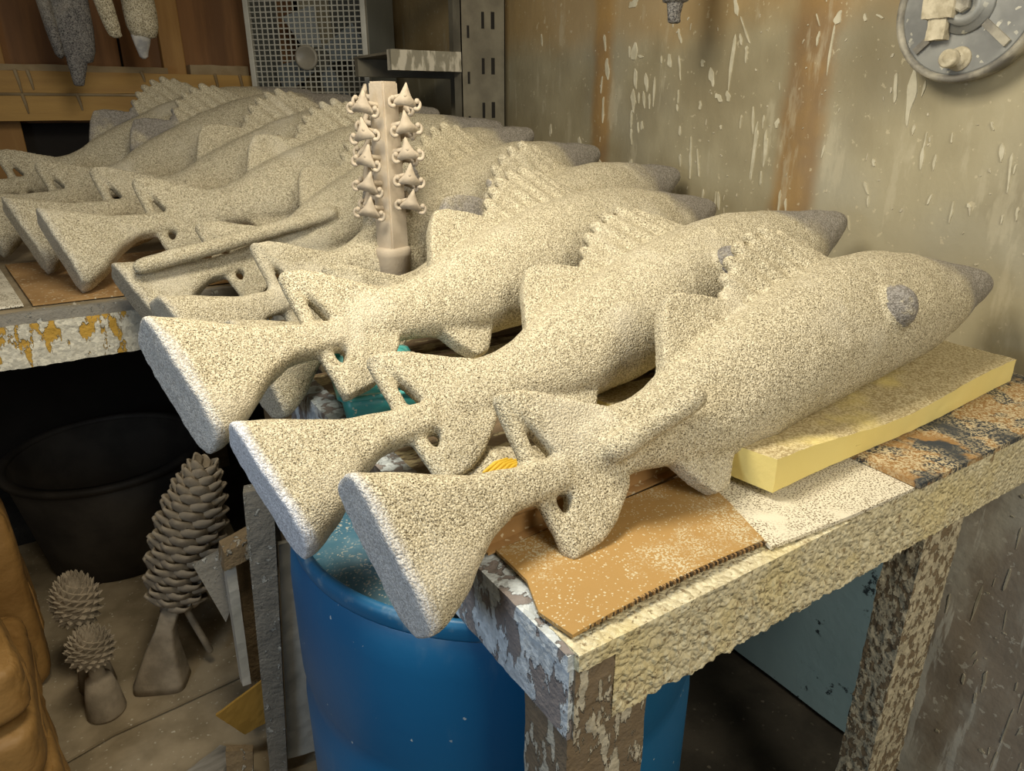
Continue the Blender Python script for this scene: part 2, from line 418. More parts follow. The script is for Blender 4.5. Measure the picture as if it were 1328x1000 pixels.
DRIPS = [(0.869,1.68,0.858,1.651,0.016),(0.85,1.646,0.813,1.588,0.007),(0.858,1.608,0.862,1.489,0.014),(0.844,1.607,0.837,1.587,0.009),(0.822,1.579,0.82,1.552,0.013),(0.602,1.609,0.603,1.511,0.008),(0.633,1.596,0.635,1.572,0.008),(0.455,1.511,0.449,1.463,0.016),(0.422,1.514,0.416,1.422,0.025),(0.396,1.497,0.398,1.471,0.007),(0.402,1.418,0.402,1.405,0.008),(0.767,1.423,0.77,1.288,0.01),(0.741,1.404,0.736,1.322,0.01),(0.74,1.312,0.737,1.283,0.008),(0.376,1.379,0.373,1.341,0.011),(0.349,1.367,0.348,1.342,0.008),(0.375,1.408,0.375,1.375,0.006),(0.237,1.389,0.232,1.366,0.012),(0.218,1.378,0.21,1.312,0.008),(0.207,1.359,0.208,1.346,0.006),(0.298,1.288,0.297,1.249,0.007),(0.467,1.28,0.464,1.262,0.006),(0.541,1.62,0.539,1.612,0.009),(0.516,1.618,0.501,1.612,0.007),(0.646,1.632,0.634,1.609,0.004),(0.595,1.627,0.6,1.613,0.016),(0.48,1.306,0.469,1.289,0.01),(0.326,1.407,0.325,1.393,0.007),(0.262,1.426,0.257,1.417,0.008),(0.676,1.275,0.674,1.224,0.009),(0.657,1.257,0.652,1.226,0.009),(0.504,1.238,0.494,1.21,0.006),(0.862,1.253,0.857,1.22,0.01),(0.341,1.296,0.346,1.279,0.007),(0.471,1.352,0.467,1.344,0.008),(0.583,1.375,0.586,1.351,0.007),(0.209,1.273,0.208,1.261,0.006),(0.188,1.287,0.186,1.271,0.009),(0.271,1.286,0.268,1.282,0.006),(1.197,1.604,1.199,1.579,0.027),(1.22,1.603,1.216,1.583,0.013),(1.181,1.581,1.162,1.577,0.009),(1.063,1.572,1.059,1.556,0.021),(1.092,1.574,1.091,1.56,0.007),(1.037,1.631,1.026,1.605,0.013),(1.03,1.573,1.016,1.516,0.008),(0.95,1.554,0.949,1.551,0.015),(0.921,1.532,0.912,1.506,0.022),(1.113,1.527,1.112,1.453,0.009),(1.148,1.529,1.141,1.497,0.02),(1.13,1.482,1.127,1.453,0.012),(1.191,1.541,1.185,1.506,0.022),(1.195,1.489,1.191,1.447,0.024),(1.172,1.486,1.17,1.465,0.009),(1.154,1.488,1.146,1.453,0.013),(1.196,1.441,1.197,1.405,0.017),(1.169,1.412,1.165,1.388,0.009),(1.153,1.412,1.152,1.4,0.015),(1.196,1.393,1.19,1.359,0.015),(1.021,1.492,1.019,1.464,0.01),(1.022,1.456,1.019,1.445,0.008),(1.006,1.403,1.004,1.386,0.011),(0.946,1.464,0.945,1.451,0.012),(0.967,1.382,0.962,1.342,0.008),(0.998,1.335,0.995,1.312,0.011),(0.964,1.354,0.959,1.28,0.01),(0.944,1.355,0.929,1.288,0.008),(1.188,1.31,1.19,1.303,0.013),(1.124,1.286,1.128,1.257,0.007),(0.874,1.408,0.874,1.407,0.009),(0.896,1.479,0.884,1.469,0.017),(0.864,1.484,0.859,1.469,0.014),(0.815,1.433,0.815,1.407,0.008),(0.734,1.384,0.735,1.325,0.01),(0.785,1.453,0.775,1.393,0.009),(0.752,1.433,0.751,1.408,0.008),(0.712,1.424,0.714,1.412,0.012),(0.74,1.312,0.735,1.286,0.007),(0.764,1.403,0.766,1.289,0.012),(1.304,1.572,1.299,1.533,0.024),(1.32,1.534,1.324,1.491,0.01),(1.312,1.478,1.311,1.413,0.014),(1.315,1.299,1.307,1.267,0.021),(1.319,1.636,1.312,1.606,0.016),(1.583,1.395,1.585,1.37,0.018),(1.636,1.664,1.631,1.634,0.01),(1.43,1.361,1.416,1.321,0.025),(1.406,1.335,1.403,1.318,0.016),(0.912,1.255,0.91,1.214,0.011),(0.869,1.253,0.867,1.213,0.009),(0.857,1.248,0.853,1.212,0.007),(1.22,1.706,1.206,1.711,0.027)]
# ================================================================ the setting
TZ = 1.0            # table top height
WX = 1.107          # right wall
WY = 2.80           # back wall

fl = structure(obj('floor', boxm((-3.2, -3.0, -.06), (WX + .1, WY + .2, 0)), M['floor']))

def wall_fn(v, n):
    if n.x < 0:
        d = noise.noise(Vector((v.y * 2.2, v.z * 1.1, 3))) * .010 + noise.noise(Vector((v.y * 7, v.z * 2.5, 8))) * .004
        for yc in (1.325, .645):
            d += .009 * math.exp(-((v.y - yc) / .055) ** 2)
        return Vector((v.x - max(d, -.01), v.y, v.z))
    return v
wr = structure(obj('wall_right', grid_box((WX, -1.6, .90), (WX + .06, WY + .1, 2.6), (1, 160, 70), wall_fn), M['wall']))
obj('lower_panel', grid_box((WX + .004, -1.6, 0), (WX + .05, WY + .1, .92), (1, 120, 40),
    lambda v, n: v + Vector((noise.noise(v * 9) * .008 if n.x < 0 else 0, 0, 0))), M['wall_low'], wr)
obj('blue_sheet', grid_box((WX - .022, .20, .02), (WX - .012, .95, .86), (1, 30, 30),
    lambda v, n: v + Vector((noise.noise(v * 5) * .006, 0, 0))), M['blue_sheet'], wr)

# slurry splashes and runs dried on the sheeting
def drip_mesh(rows, thick=.0022):
    b = MB()
    for (y0, z0, y1, z1, w) in rows:
        L = math.hypot(y1 - y0, z1 - z0) + w
        dy, dz = ((y1 - y0) / (L - w + 1e-6), (z1 - z0) / (L - w + 1e-6)) if L > w + 1e-4 else (0, -1)
        N = 24; pts = []
        rnd = random.Random(int(y0 * 9991 + z0 * 7919)); p1, p2, p3 = (rnd.uniform(0, 6.28) for _ in range(3))
        for k in range(N):
            t = 2 * PI * k / N
            a = math.cos(t); s_ = math.sin(t)
            taper = 1.0 if L < 2.2 * w else (1.0 - .5 * (a * .5 + .5))
            r = 1 + .28 * math.sin(2 * t + p1) + .22 * math.sin(3 * t + p2) + .16 * math.sin(5 * t + p3)
            along = (a * .5 + .5) * L - w * .5 + w * .25 * (r - 1)
            across = s_ * w * .42 * taper * max(.3, r)
            pts.append((y0 + dy * along - dz * across, z0 + dz * along + dy * across))
        base = wall_fn(Vector((WX, y0, (z0 + z1) / 2)), Vector((-1, 0, 0))).x if z0 > .9 else WX + .004 + noise.noise(Vector((WX + .004, y0, (z0 + z1) / 2)) * 9) * .008
        x0 = base + .004; x1 = base - thick
        cy_ = sum(p[0] for p in pts) / N; cz_ = sum(p[1] for p in pts) / N
        v = [(x0, p[0], p[1]) for p in pts] + [(x1, cy_ + (p[0] - cy_) * .8, cz_ + (p[1] - cz_) * .86) for p in pts]
        b.add(v, [tuple(range(N, 2 * N))] + [(i, (i + 1) % N, N + (i + 1) % N, N + i) for i in range(N)])
    return b.mesh(smooth=False)
stuff(obj('slurry_drips', drip_mesh(DRIPS), M['drip'], wr))
rr = random.Random(3)
rows = []
for k in range(230):
    y = rr.uniform(-.3, 1.5); z = rr.uniform(1.0, 1.75)
    if y > 1.0 and rr.random() < .6: continue
    w = rr.choice((.002, .003, .003, .004, .006)); L = rr.choice((0, 0, 0, .003, .006, .014))
    rows.append((y, z, y + rr.uniform(-.003, .003), z - L, w))
for k in range(110):
    y = rr.uniform(-.35, .22); z = rr.uniform(.15, .9)
    w = rr.choice((.003, .005, .007, .010)); L = rr.choice((0, .0, .02, .05, .10))
    rows.append((y, z, y + rr.uniform(-.005, .005), z - L, w))
stuff(obj('slurry_specks', drip_mesh(rows, .0016), M['drip_pale'], wr))

# back wall: plywood sheets, studs and a doubled ledger beam
wb = structure(obj('wall_back', boxm((-2.6, WY + .03, 0), (WX + .06, WY + .1, 2.6)), M['void']))
for x0, x1 in ((-2.4, -.47), (-.462, .036), (.044, .70)):
    obj('panel', boxm((x0, WY, 1.40), (x1, WY + .03, 2.6), .003), M['plywood'], wb)
obj('sheeting', grid_box((.70, WY - .06, .9), (1.1, WY - .05, 2.6), (20, 1, 30), lambda v, n: v + Vector((0, noise.noise(v * 6) * .012, 0))), M['back_sheet'], wb)
for x0, x1 in ((-.43, -.322), (.172, .25), (-1.1, -1.0)):
    obj('stud', boxm((x0, WY - .05, 1.5), (x1, WY, 2.6), .004), M['stud'], wb)
for x0, x1 in ((-.42, -.318), (.42, .50), (-1.1, -1.0)):
    obj('stud', boxm((x0, WY - .06, 1.0), (x1, WY + .02, 1.42), .004), M['stud'], wb)
obj('ledger_beam', grid_box((-2.0, WY - .14, 1.498), (.475, WY - .02, 1.566), (60, 4, 3), crust(.002, 12, 4, .3)), M['beam'], wb)
obj('ledger_beam', grid_box((-2.0, WY - .155, 1.410), (.47, WY - .02, 1.493), (60, 4, 3), crust(.002, 12, 9, .3)), M['beam'], wb)
obj('ledge', grid_box((-2.0, WY - .135, 1.566), (.17, WY - .02, 1.586), (50, 4, 1), crust(.004, 20, 2, .6)), M['beam_dust'], wb)
obj('ledge', grid_box((.25, WY - .12, 1.566), (.46, WY - .02, 1.600), (20, 4, 1), crust(.003, 20, 6, .6)), M['beam_dust'], wb)
rows_b = MB()
for x, z0, z1 in ((-.30, 1.565, 1.50), (-.265, 1.565, 1.51), (-.295, 1.49, 1.435), (-.135, 1.49, 1.445), (.33, 1.565, 1.498), (.42, 1.565, 1.50), (.43, 1.492, 1.43), (.08, 1.568, 1.54), (.34, 1.49, 1.455)):
    yb = WY - (.142 if z0 > 1.495 else .157)
    rows_b.tube([(x, yb, z0), (x + .004, yb - .001, (z0 + z1) / 2), (x + .006, yb, z1)], [.006, .005, .003], 6, True)
rows_b.box((-.36, WY - .159, 1.489), (.465, WY - .140, 1.497))
stuff(obj('slurry_runs', rows_b.mesh(smooth=True), M['beam_dust'], wb))

# ================================================================ front worktable
wt = root('worktable', 'long wooden worktable crusted with cream slurry under the front fish molds', 'table', (0, 0, 0))
yy = 0.0
TW = 1.215
pw = TW / 13
for i in range(13):
    obj('plank', grid_box((.002 if yy < .80 else .07, yy + .0015, TZ - .020), (WX - .03, yy + pw - .0015, TZ - .002 - .003 * (i % 3)), (40, 5, 1), crust(.0022, 38, i * 3.1, .5)), M['plank'], wt)
    yy += pw
# crusted front apron, its seam strip and the corner block
def cru_front(v, n):
    if n.y < -.3 or n.z < -.3:
        p = v * 1.0
        fade = 1.0 if v.x < .55 else max(.25, 1 - (v.x - .55) * 2.2)
        d = 0.0
        for f, a in ((95, 1.0), (180, .7), (30, .4)):
            d += a * noise.noise(Vector((p.x * f, p.y * f, p.z * f)))
        d += 1.2 * max(0, noise.noise(Vector((p.x * 120 + 5, p.y * 100, p.z * 120))) - .1)
        return v + n * (.0027 * fade * d)
    return v
obj('front_apron', grid_box((.047, -.002, TZ - .100), (WX - .03, .034, TZ - .019), (600, 6, 46), cru_front), M['crust_cream'], wt)
obj('top_edge', grid_box((.0, -.006, TZ - .019), (WX - .03, .040, TZ + .001), (300, 8, 8), crust(.0026, 70, 2, .8)), M['crust_cream'], wt)
obj('corner_block', grid_box((-.001, -.003, TZ - .101), (.045, .036, TZ - .018), (18, 14, 32), crust(.002, 60, 5, .8)), M['crust_leg'], wt)
obj('side_apron', grid_box((-.006, .0, TZ - .1), (.032, .842, TZ - .017), (6, 160, 24), crust(.0013, 60, 8, .6)), M['crust_side'], wt)
obj('top_edge', grid_box((-.008, .0, TZ - .018), (.03, .842, TZ - .001), (6, 160, 5), crust(.002, 50, 12, .9)), M['crust_side'], wt)
obj('leg', grid_box((-.002, .004, 0), (.100, .075, TZ - .098), (20, 14, 110), crust(.0016, 45, 1, .8, (1, 1, .5))), M['crust_leg'], wt)
obj('leg', grid_box((.700, .036, 0), (.812, .088, TZ - .098), (36, 16, 220), crust(.0028, 95, 6, .9, (1, 1, .5))), M['crust_pebble'], wt)
obj('leg', grid_box((.09, TW - .10, 0), (.175, TW - .02, TZ - .02), (8, 8, 40), crust(.002, 45, 3)), M['crust_leg'], wt)
obj('leg', grid_box((WX - .14, TW - .10, 0), (WX - .05, TW - .02, TZ - .1), (8, 8, 40), crust(.002, 45, 9)), M['crust_leg'], wt)

# ================================================================ raised back bench
BZ = 1.085; BY = 1.245
bb = root('back_bench', 'raised plywood bench with yellow edge under white slurry crust', 'bench', (0, BY, 0))
def P(name, me, m, par=None): return obj(name, me, m, par)
def local(me, loc):
    me.transform(Matrix.Translation(-Vector(loc))); return me
BL = (0, BY, 0)
obj('bench_top', local(grid_box((-1.7, BY + .012, BZ - .025), (WX - .02, 2.70, BZ), (60, 40, 1), crust(.0015, 20, 2, .4)), BL), M['ply_dust'], bb)
obj('edge_strip', local(grid_box((-1.7, BY - .004, BZ - .028), (WX - .02, BY + .03, BZ - .004), (300, 4, 4), crust(.003, 40, 7, .8)), BL), M['crust_post'], bb)
obj('front_apron', local(grid_box((-1.7, BY - .006, BZ - .112), (WX - .02, BY + .03, BZ - .026), (420, 5, 24), crust(.0028, 60, 11, .9)), BL), M['crust_yellow'], bb)
for x in (-1.5, .06, .92):
    obj('leg', local(boxm((x, BY + .05, 0), (x + .09, BY + .13, BZ - .1), .004), BL), M['board_dim'], bb)
    obj('leg', local(boxm((x, 2.58, 0), (x + .09, 2.66, BZ - .026), .004), BL), M['board_dim'], bb)

# ================================================================ blue drum
DC = (.186, .430, 0)
dr = root('drum', 'blue plastic drum standing under the corner of the worktable', 'drum', DC)
b = MB(); b.lathe([(.290, 0.0), (.308, .02), (.314, .06), (.315, .28), (.308, .30), (.308, .33), (.316, .35), (.316, .60), (.309, .62), (.309, .65), (.316, .67), (.316, .82), (.313, .85), (.306, .872), (.301, .880), (.294, .873), (.29, .862), (.0, .862)], 96)
obj('body', rounded(b.mesh()), M['blue'], dr)
b = MB(); prof = [(.3075, .878), (.309, .892), (.306, .899), (.299, .901), (.294, .896), (.293, .872), (.305, .872)]
b.rings([[Vector((r * math.cos(2 * PI * k / 96), r * math.sin(2 * PI * k / 96), z)) for k in range(96)] for r, z in prof], cap=False, closed=True)
obj('rim', rounded(b.mesh()), M['blue_rim'], dr)
b = MB(); b.lathe([(.293, .860), (.292, .866), (.27, .868), (.262, .872), (.0, .874)], 72)
lid = obj('lid', rounded(b.mesh()), M['blue_dusty'], dr)
b = MB(); b.lathe([(.0, .878), (.032, .879), (.034, .893), (.03, .897), (.0, .897)], 24, Matrix.Translation((-.06, .19, 0)))
obj('bung', rounded(b.mesh()), M['blue_rim'], lid)

# ================================================================ sheets, foam and odds and ends on the table
def sheet(name, poly, z0, th, m, label, cat, warp=None, group=None):
    """a flat sheet with the given outline, lying at z0, gently warped"""
    cx_ = sum(p[0] for p in poly) / len(poly); cy_ = sum(p[1] for p in poly) / len(poly)
    bm = bmesh.new()
    vs = [bm.verts.new((p[0] - cx_, p[1] - cy_, 0)) for p in poly]
    f = bm.faces.new(vs)
    bmesh.ops.subdivide_edges(bm, edges=bm.edges[:], cuts=14, use_grid_fill=True)
    bmesh.ops.triangulate(bm, faces=[q for q in bm.faces if len(q.verts) > 4])
    for v in bm.verts:
        if warp: v.co.z += warp(v.co.x + cx_, v.co.y + cy_)
    r = bmesh.ops.extrude_face_region(bm, geom=bm.faces[:])
    for v in [e for e in r['geom'] if isinstance(e, bmesh.types.BMVert)]: v.co.z += th
    bmesh.ops.recalc_face_normals(bm, faces=bm.faces[:])
    me = bpy.data.meshes.new(name); bm.to_mesh(me); bm.free()
    o = obj(name, me, m); o.location = (cx_, cy_, z0)
    return tag(o, label, cat, group)
cb = sheet('cardboard_sheet', [(.006, .012), (.150, .016), (.276, .018), (.305, .09), (.332, .172), (.17, .168), (.018, .162), (.016, .10), (-.001, .055)], TZ + .004, .004, M['cardboard'],
      'brown corrugated cardboard sheet with ragged edge under the tail of the front mold', 'cardboard',
      lambda x, y: .006 * math.exp(-((y - .0) / .05) ** 2) * math.sin(max(0, min(1, x / .28)) * PI) + .0015 * noise.noise(Vector((x * 12, y * 12, 0))))
b = MB()
for k in range(56):
    x = .012 + k * .0047
    zz = TZ + .0045 + .006 * math.exp(-(.012 / .05) ** 2) * math.sin(min(1, x / .28) * PI)
    b.box((x, .0125 + .00002 * k, zz - .001), (x + .0026, .0165, zz + .0032))
e_ = obj('corrugated_edge', b.mesh(), M['corrugate'], cb); e_.location = -Vector(cb.location)
sheet('white_board', [(.272, .006), (.40, -.004), (.530, -.009), (.56, .08), (.60, .20), (.36, .21), (.305, .115), (.29, .06)], TZ + .003, .0045, M['white_board'],
      'white hardboard sheet speckled with dark sand beside the foam slab', 'board', lambda x, y: .001 * noise.noise(Vector((x * 8, y * 8, 1))))
sheet('hardboard_sheet', [(.528, -.016), (.80, -.017), (1.06, -.017), (1.06, .08), (1.06, .20), (.80, .20), (.53, .20), (.535, .08)], TZ + .0085, .008, M['dark_board'],
      'dark hardboard sheet smeared with paint and sand at the wall end of the table', 'board', lambda x, y: .001 * noise.noise(Vector((x * 8, y * 8, 5))))

def foam(name, x0, x1, y0, y1, z0, h, label, seed, skew=0.0, rise=0.0):
    def fn(v, n):
        t = (v.x - x0) / (x1 - x0)
        q = v.copy()
        sag = -.008 * math.sin(t * PI * 1.0) + .004 * math.sin(t * 9 + seed)
        if v.z > z0 + h * .5:
            q.z += sag * (1 - .4 * (v.y - y0) / (y1 - y0)) + .0015 * noise.noise(v * 40)
        q.z += rise * t
        q.y += skew * t + .003 * math.sin(t * 7 + seed) + .0012 * noise.noise(v * 50 + Vector((seed, 0, 0)))
        q.x += .02 * (v.y - y0) / (y1 - y0) * -1 * (1 - t)
        return q
    me = grid_box((x0, y0, z0), (x1, y1, z0 + h), (60, 12, 6), fn)
    c = Vector(((x0 + x1) / 2, (y0 + y1) / 2, z0))
    me.transform(Matrix.Translation(-c))
    bm = bmesh.new(); bm.from_mesh(me)
    bm.free()
    o = obj(name, me, M['foam']); o.location = c
    return tag(o, label, 'foam', 'foam slabs under the molds')
foam('foam_slab', .352, 1.005, .066, .20, TZ + .0185, .041, 'long yellow foam slab dusted with sand under the mold by the table edge', 1.0, .024, .0)
foam('foam_slab', .33, .95, .265, .40, TZ + .0, .045, 'yellow foam slab wedged under the second fish mold from the table edge', 2.3, .0)
foam('foam_slab', .20, .90, .50, .64, TZ + .0, .06, 'yellow foam slab tucked under the third fish mold from the table edge', 4.1, .0)

# folded cardboard strip lying under the neck of the front cup
b = MB(); b.box((0, -.012, 0), (.30, .034, .003)); b.box((0, .0, .003), (.30, .034, .026)); b.box((.004, -.004, .026), (.297, .036, .029))
o = tag(obj('cardboard_strip', b.mesh(), M['cardboard_plain']), 'folded brown cardboard strip lying behind the cardboard sheet', 'cardboard')
o.location = (.008, .175, TZ + .004); o.rotation_euler = (0, 0, .06)

# teal tub half hidden between the second and third molds
def tub():
    r = root('plastic_tub', 'small teal plastic tub between the second and third fish molds', 'tub', (.085, .640, TZ + .003), -.25)
    def ring(hx, hy, z, rad=.016, n=6):
        out = []
        for cx_, cy_, a0 in ((hx - rad, hy - rad, 0), (-hx + rad, hy - rad, PI / 2), (-hx + rad, -hy + rad, PI), (hx - rad, -hy + rad, 1.5 * PI)):
            for k in range(n + 1):
                t = a0 + PI / 2 * k / n
                out.append(Vector((cx_ + rad * math.cos(t), cy_ + rad * math.sin(t), z)))
        return out
    b = MB(); b.rings([ring(.058, .10, 0), ring(.066, .108, .05), ring(.063, .105, .05), ring(.055, .097, .004)])
    obj('body', b.mesh(smooth=True), M['teal'], r)
    b = MB(); b.rings([ring(.063, .105, .047), ring(.072, .114, .047), ring(.072, .114, .053), ring(.063, .105, .053)], cap=False, closed=True)
    obj('rim', b.mesh(smooth=True), M['teal'], r)
    return r
tub()

# sand-dusted pad with a ribbed yellow tongue, behind the front cup
pad = root('dusty_pad', 'sand dusted pad with ribbed yellow tongue beside the front mold tail', 'pad', (.115, .300, TZ + .003))
me = grid_box((-.07, -.035, 0), (.08, .045, .028), (24, 14, 4), lambda v, n: v + n * (.004 * noise.noise(v * 30)) + Vector((0, 0, -.35 * abs(v.x) * (v.z > .01))))
obj('body', me, M['stucco_plain'], pad)
for k in range(6):
    b = MB(); b.tube([(-.036 + .004 * k, -.012 - .0048 * k, .0245), (-.016 + .004 * k, -.006 - .0048 * k, .029), (.004 + .004 * k, -.002 - .0048 * k, .0275)], [.0024, .003, .0022], 8, True)
    obj('rib', b.mesh(smooth=True), M['yellow_plastic'], pad)

# cardboard under the far molds
sheet('bench_cardboard', [(-.37, BY + .018), (-.2, BY + .013), (.10, BY + .012), (.35, BY + .02), (.35, BY + .50), (-.42, BY + .50)], BZ + .003, .004, M['cardboard_plain'],
      'brown cardboard sheet lying on the raised bench under fish mold cups', 'cardboard', lambda x, y: .0015 * noise.noise(Vector((x * 9, y * 9, 2))))
sheet('bench_board', [(-1.1, BY + .02), (-.72, BY + .02), (-.385, BY + .022), (-.435, BY + .50), (-1.1, BY + .5)], BZ + .003, .004, M['white_board'],
      'pale sand covered board on the raised bench beside brown cardboard', 'board', lambda x, y: .001 * noise.noise(Vector((x * 9, y * 9, 6))))

# ================================================================ fish molds
TOP = [(.06, .056), (.115, .066), (.165, .066), (.212, .080), (.262, .105), (.35, .142), (.44, .170), (.55, .207), (.70, .238), (.80, .244), (.895, .236), (1.0, .220), (1.07, .213), (1.12, .203), (1.145, .192)]
BOT = [(.06, -.040), (.115, -.038), (.156, -.036), (.20, -.038), (.262, -.048), (.333, -.052), (.42, -.044), (.506, -.028), (.692, .000), (.80, .014), (.887, .032), (.98, .064), (1.05, .098), (1.10, .122), (1.145, .144)]
TOPA = TOP[:10] + [(.895, .231), (1.0, .204), (1.06, .188), (1.105, .178), (1.125, .166)]
BOTA = BOT[:10] + [(.887, .028), (.98, .054), (1.05, .084), (1.10, .098), (1.125, .108)]
WID = [(.06, .022), (.115, .028), (.165, .034), (.22, .043), (.30, .060), (.40, .076), (.50, .085), (.62, .089), (.76, .088), (.86, .082), (.95, .071), (1.03, .058), (1.09, .049), (1.12, .044), (1.145, .038)]
def ip(tab, u): return np.interp(u, [p[0] for p in tab], [p[1] for p in tab])
TT = (-.020, .106); TB = (.008, -.110)
TAIL = [(-.030, .114), (.006, .114), (.043, .102), (.087, .082), (.13, .064), (.13, -.036), (.123, -.054), (.084, -.092), (.049, -.113), (.000, -.124), (.000, -.112), (.014, -.07), (.030, -.045), (.034, -.008), (.024, .022), (.002, .065), (-.020, .108)]
SDF = [(.250, .09), (.268, .135), (.288, .180), (.312, .216), (.345, .217), (.375, .211), (.431, .193), (.455, .160), (.40, .09)]
SPF = [(.440, .15), (.440, .190), (.466, .233), (.506, .270), (.556, .294), (.600, .297), (.642, .281), (.708, .238), (.65, .18), (.5, .12)]
ANF = [(.326, -.02), (.318, -.055), (.292, -.094), (.264, -.100), (.239, -.076), (.204, -.02)]
CUPT = [(-.257, .056), (-.245, .056), (-.19, .040), (-.10, .016), (-.045, .014), (.035, .014)]
CUPB = [(-.212, -.150), (-.195, -.148), (-.150, -.118), (-.10, -.066), (-.06, -.044), (.035, -.034)]
CUPW = [.056, .057, .050, .037, .029, .022]

def fish_parts(vox, rod=None, vent=(.845, .120), TOP=TOP, BOT=BOT):
    """one solid sand-coated fish, then cut into its parts; returns {part: mesh}"""
    b = MB()
    us = np.linspace(.06, TOP[-1][0], 48)
    rs = []
    for u in us:
        t, o_, w = ip(TOP, u), ip(BOT, u), ip(WID, u)
        c = (t + o_) / 2; a = (t - o_) / 2
        ring = []
        for k in range(36):
            th = 2 * PI * k / 36
            cs, sn = math.cos(th), math.sin(th)
            e = .92
            ring.append(Vector((u, c + a * math.copysign(abs(sn) ** e, sn), w * math.copysign(abs(cs) ** e, cs))))
        rs.append(ring)
    b.rings(rs)
    b.prism(TAIL, -.018, .018)
    b.tube([(*TT, 0), ((TT[0] + TB[0]) / 2 - .004, 0, 0), (*TB, 0)], .0135, 12, True)
    b.prism(SDF, -.015, .015)
    b.prism(SPF, -.012, .012)
    for k, (tu, tv) in enumerate(((.446, .196), (.462, .226), (.488, .256), (.520, .281), (.556, .299), (.596, .306), (.634, .295), (.668, .274), (.698, .248))):
        b.tube([(tu - .004, tv + .006, 0), (tu + .036, tv - .050, .004), (tu + .070, tv - .10, .010)], [.0135, .0170, .018], 10, True)
    b.prism(ANF, -.017, .017)
    # pouring cup
    rs = []
    for (tu, tv), (bu, bv), w in zip(CUPT, CUPB, CUPW):
        ring = []
        for k in range(32):
            th = 2 * PI * k / 32
            cs, sn = math.cos(th), math.sin(th); e = .50
            y = math.copysign(abs(sn) ** e, sn); z = math.copysign(abs(cs) ** e, cs)
            f_ = y * .5 + .5
            ring.append(Vector((bu + (tu - bu) * f_, bv + (tv - bv) * f_, w * z)))
        rs.append(ring)
    b.rings(rs)
    ve = (vent[0], vent[1], ip(WID, vent[0]) * .93)
    b.ellipsoid(ve, (.030, .042, .046))
    if rod: b.tube([rod[0], [(rod[0][i] + rod[1][i]) / 2 for i in range(3)], rod[1]], rod[2], 14, True)
    me = b.mesh('fish_raw')
    o = obj('fish_raw', me)
    md = o.modifiers.new('r', 'REMESH'); md.mode = 'VOXEL'; md.voxel_size = vox; md.use_smooth_shade = True
    sm = o.modifiers.new('s', 'SMOOTH'); sm.factor = .5; sm.iterations = max(3, int(.024 / vox))
    dg = bpy.context.evaluated_depsgraph_get()
    ev = o.evaluated_get(dg)
    full = bpy.data.meshes.new_from_object(ev)
    bpy.data.objects.remove(o)
    nv = len(full.vertices); co = np.empty(nv * 3); full.vertices.foreach_get('co', co); co = co.reshape(-1, 3)
    # gentle lumps of the hand-dipped coat
    dn = np.array([noise.noise(Vector(c) * 16) * .0022 + noise.noise(Vector(c) * 42) * .0012 for c in co])
    nr = np.empty(nv * 3); full.vertices.foreach_get('normal', nr); co = co + nr.reshape(-1, 3) * dn[:, None]
    npoly = len(full.polygons)
    polys = [tuple(p.vertices) for p in full.polygons]
    ctr = np.array([co[list(p)].mean(0) for p in polys])
    u, v, w = ctr.T
    lab = np.array(['body'] * npoly, dtype=object)
    top = ip(TOP, u); bot = ip(BOT, u)
    lab[u < .105] = 'tail_fin'
    lab[(u > .245) & (u < .452) & (v > top - .004) & (abs(w) < .03)] = 'dorsal_fin'
    lab[(u >= .438) & (u < .715) & (v > top - .004) & (abs(w) < .032) & ~((u < .452) & (lab == 'dorsal_fin'))] = 'spiny_dorsal_fin'
    lab[(u > .20) & (u < .33) & (v < bot + .004) & (abs(w) < .032)] = 'anal_fin'
    lab[((u - ve[0]) / .030) ** 2 + ((v - ve[1] + .004) / .042) ** 2 + ((w - ve[2] - .026) / .030) ** 2 < 1] = 'vent'
    A = np.array((*TT, 0)); B_ = np.array((*TB, 0)); AB = B_ - A
    t = np.clip(((ctr - A) @ AB) / (AB @ AB), 0, 1)
    dist = np.linalg.norm(ctr - (A + t[:, None] * AB), axis=1)
    lab[(dist < .0175) & (u < .03) & (v > 0)] = 'gate_bar'
    lab[(dist < .0175) & (u < .03) & (v <= 0)] = 'gate_bar~'
    lab[(u < -.038) | ((u < .012) & (v < .030) & (v > -.052))] = 'pouring_cup'
    if rod:
        A = np.array(rod[0]); B_ = np.array(rod[1]); AB = B_ - A
        t = np.clip(((ctr - A) @ AB) / (AB @ AB), 0, 1)
        dist = np.linalg.norm(ctr - (A + t[:, None] * AB), axis=1)
        lab[dist < rod[2] + .006] = 'rod'
    # outward normals of the whole skin, kept on the parts so that the cuts do not show
    full.vertices.foreach_set('co', co.ravel()); full.update()
    nr = np.empty(nv * 3); full.vertices.foreach_get('normal', nr); nr = nr.reshape(-1, 3)
    out = {}
    for name in ('body', 'tail_fin', 'dorsal_fin', 'spiny_dorsal_fin', 'anal_fin', 'vent', 'gate_bar', 'gate_bar~', 'pouring_cup', 'rod'):
        idx = np.nonzero(lab == name)[0]
        if not len(idx): continue
        used = sorted({i for k in idx for i in polys[k]}); mp = {g: l for l, g in enumerate(used)}
        me = bpy.data.meshes.new(name)
        me.from_pydata([tuple(co[i]) for i in used], [], [tuple(mp[i] for i in polys[k]) for k in idx]); me.update()
        me.shade_smooth()
        me.normals_split_custom_set_from_vertices([tuple(nr[i]) for i in used])
        out[name] = me
    bpy.data.meshes.remove(full)
    return out

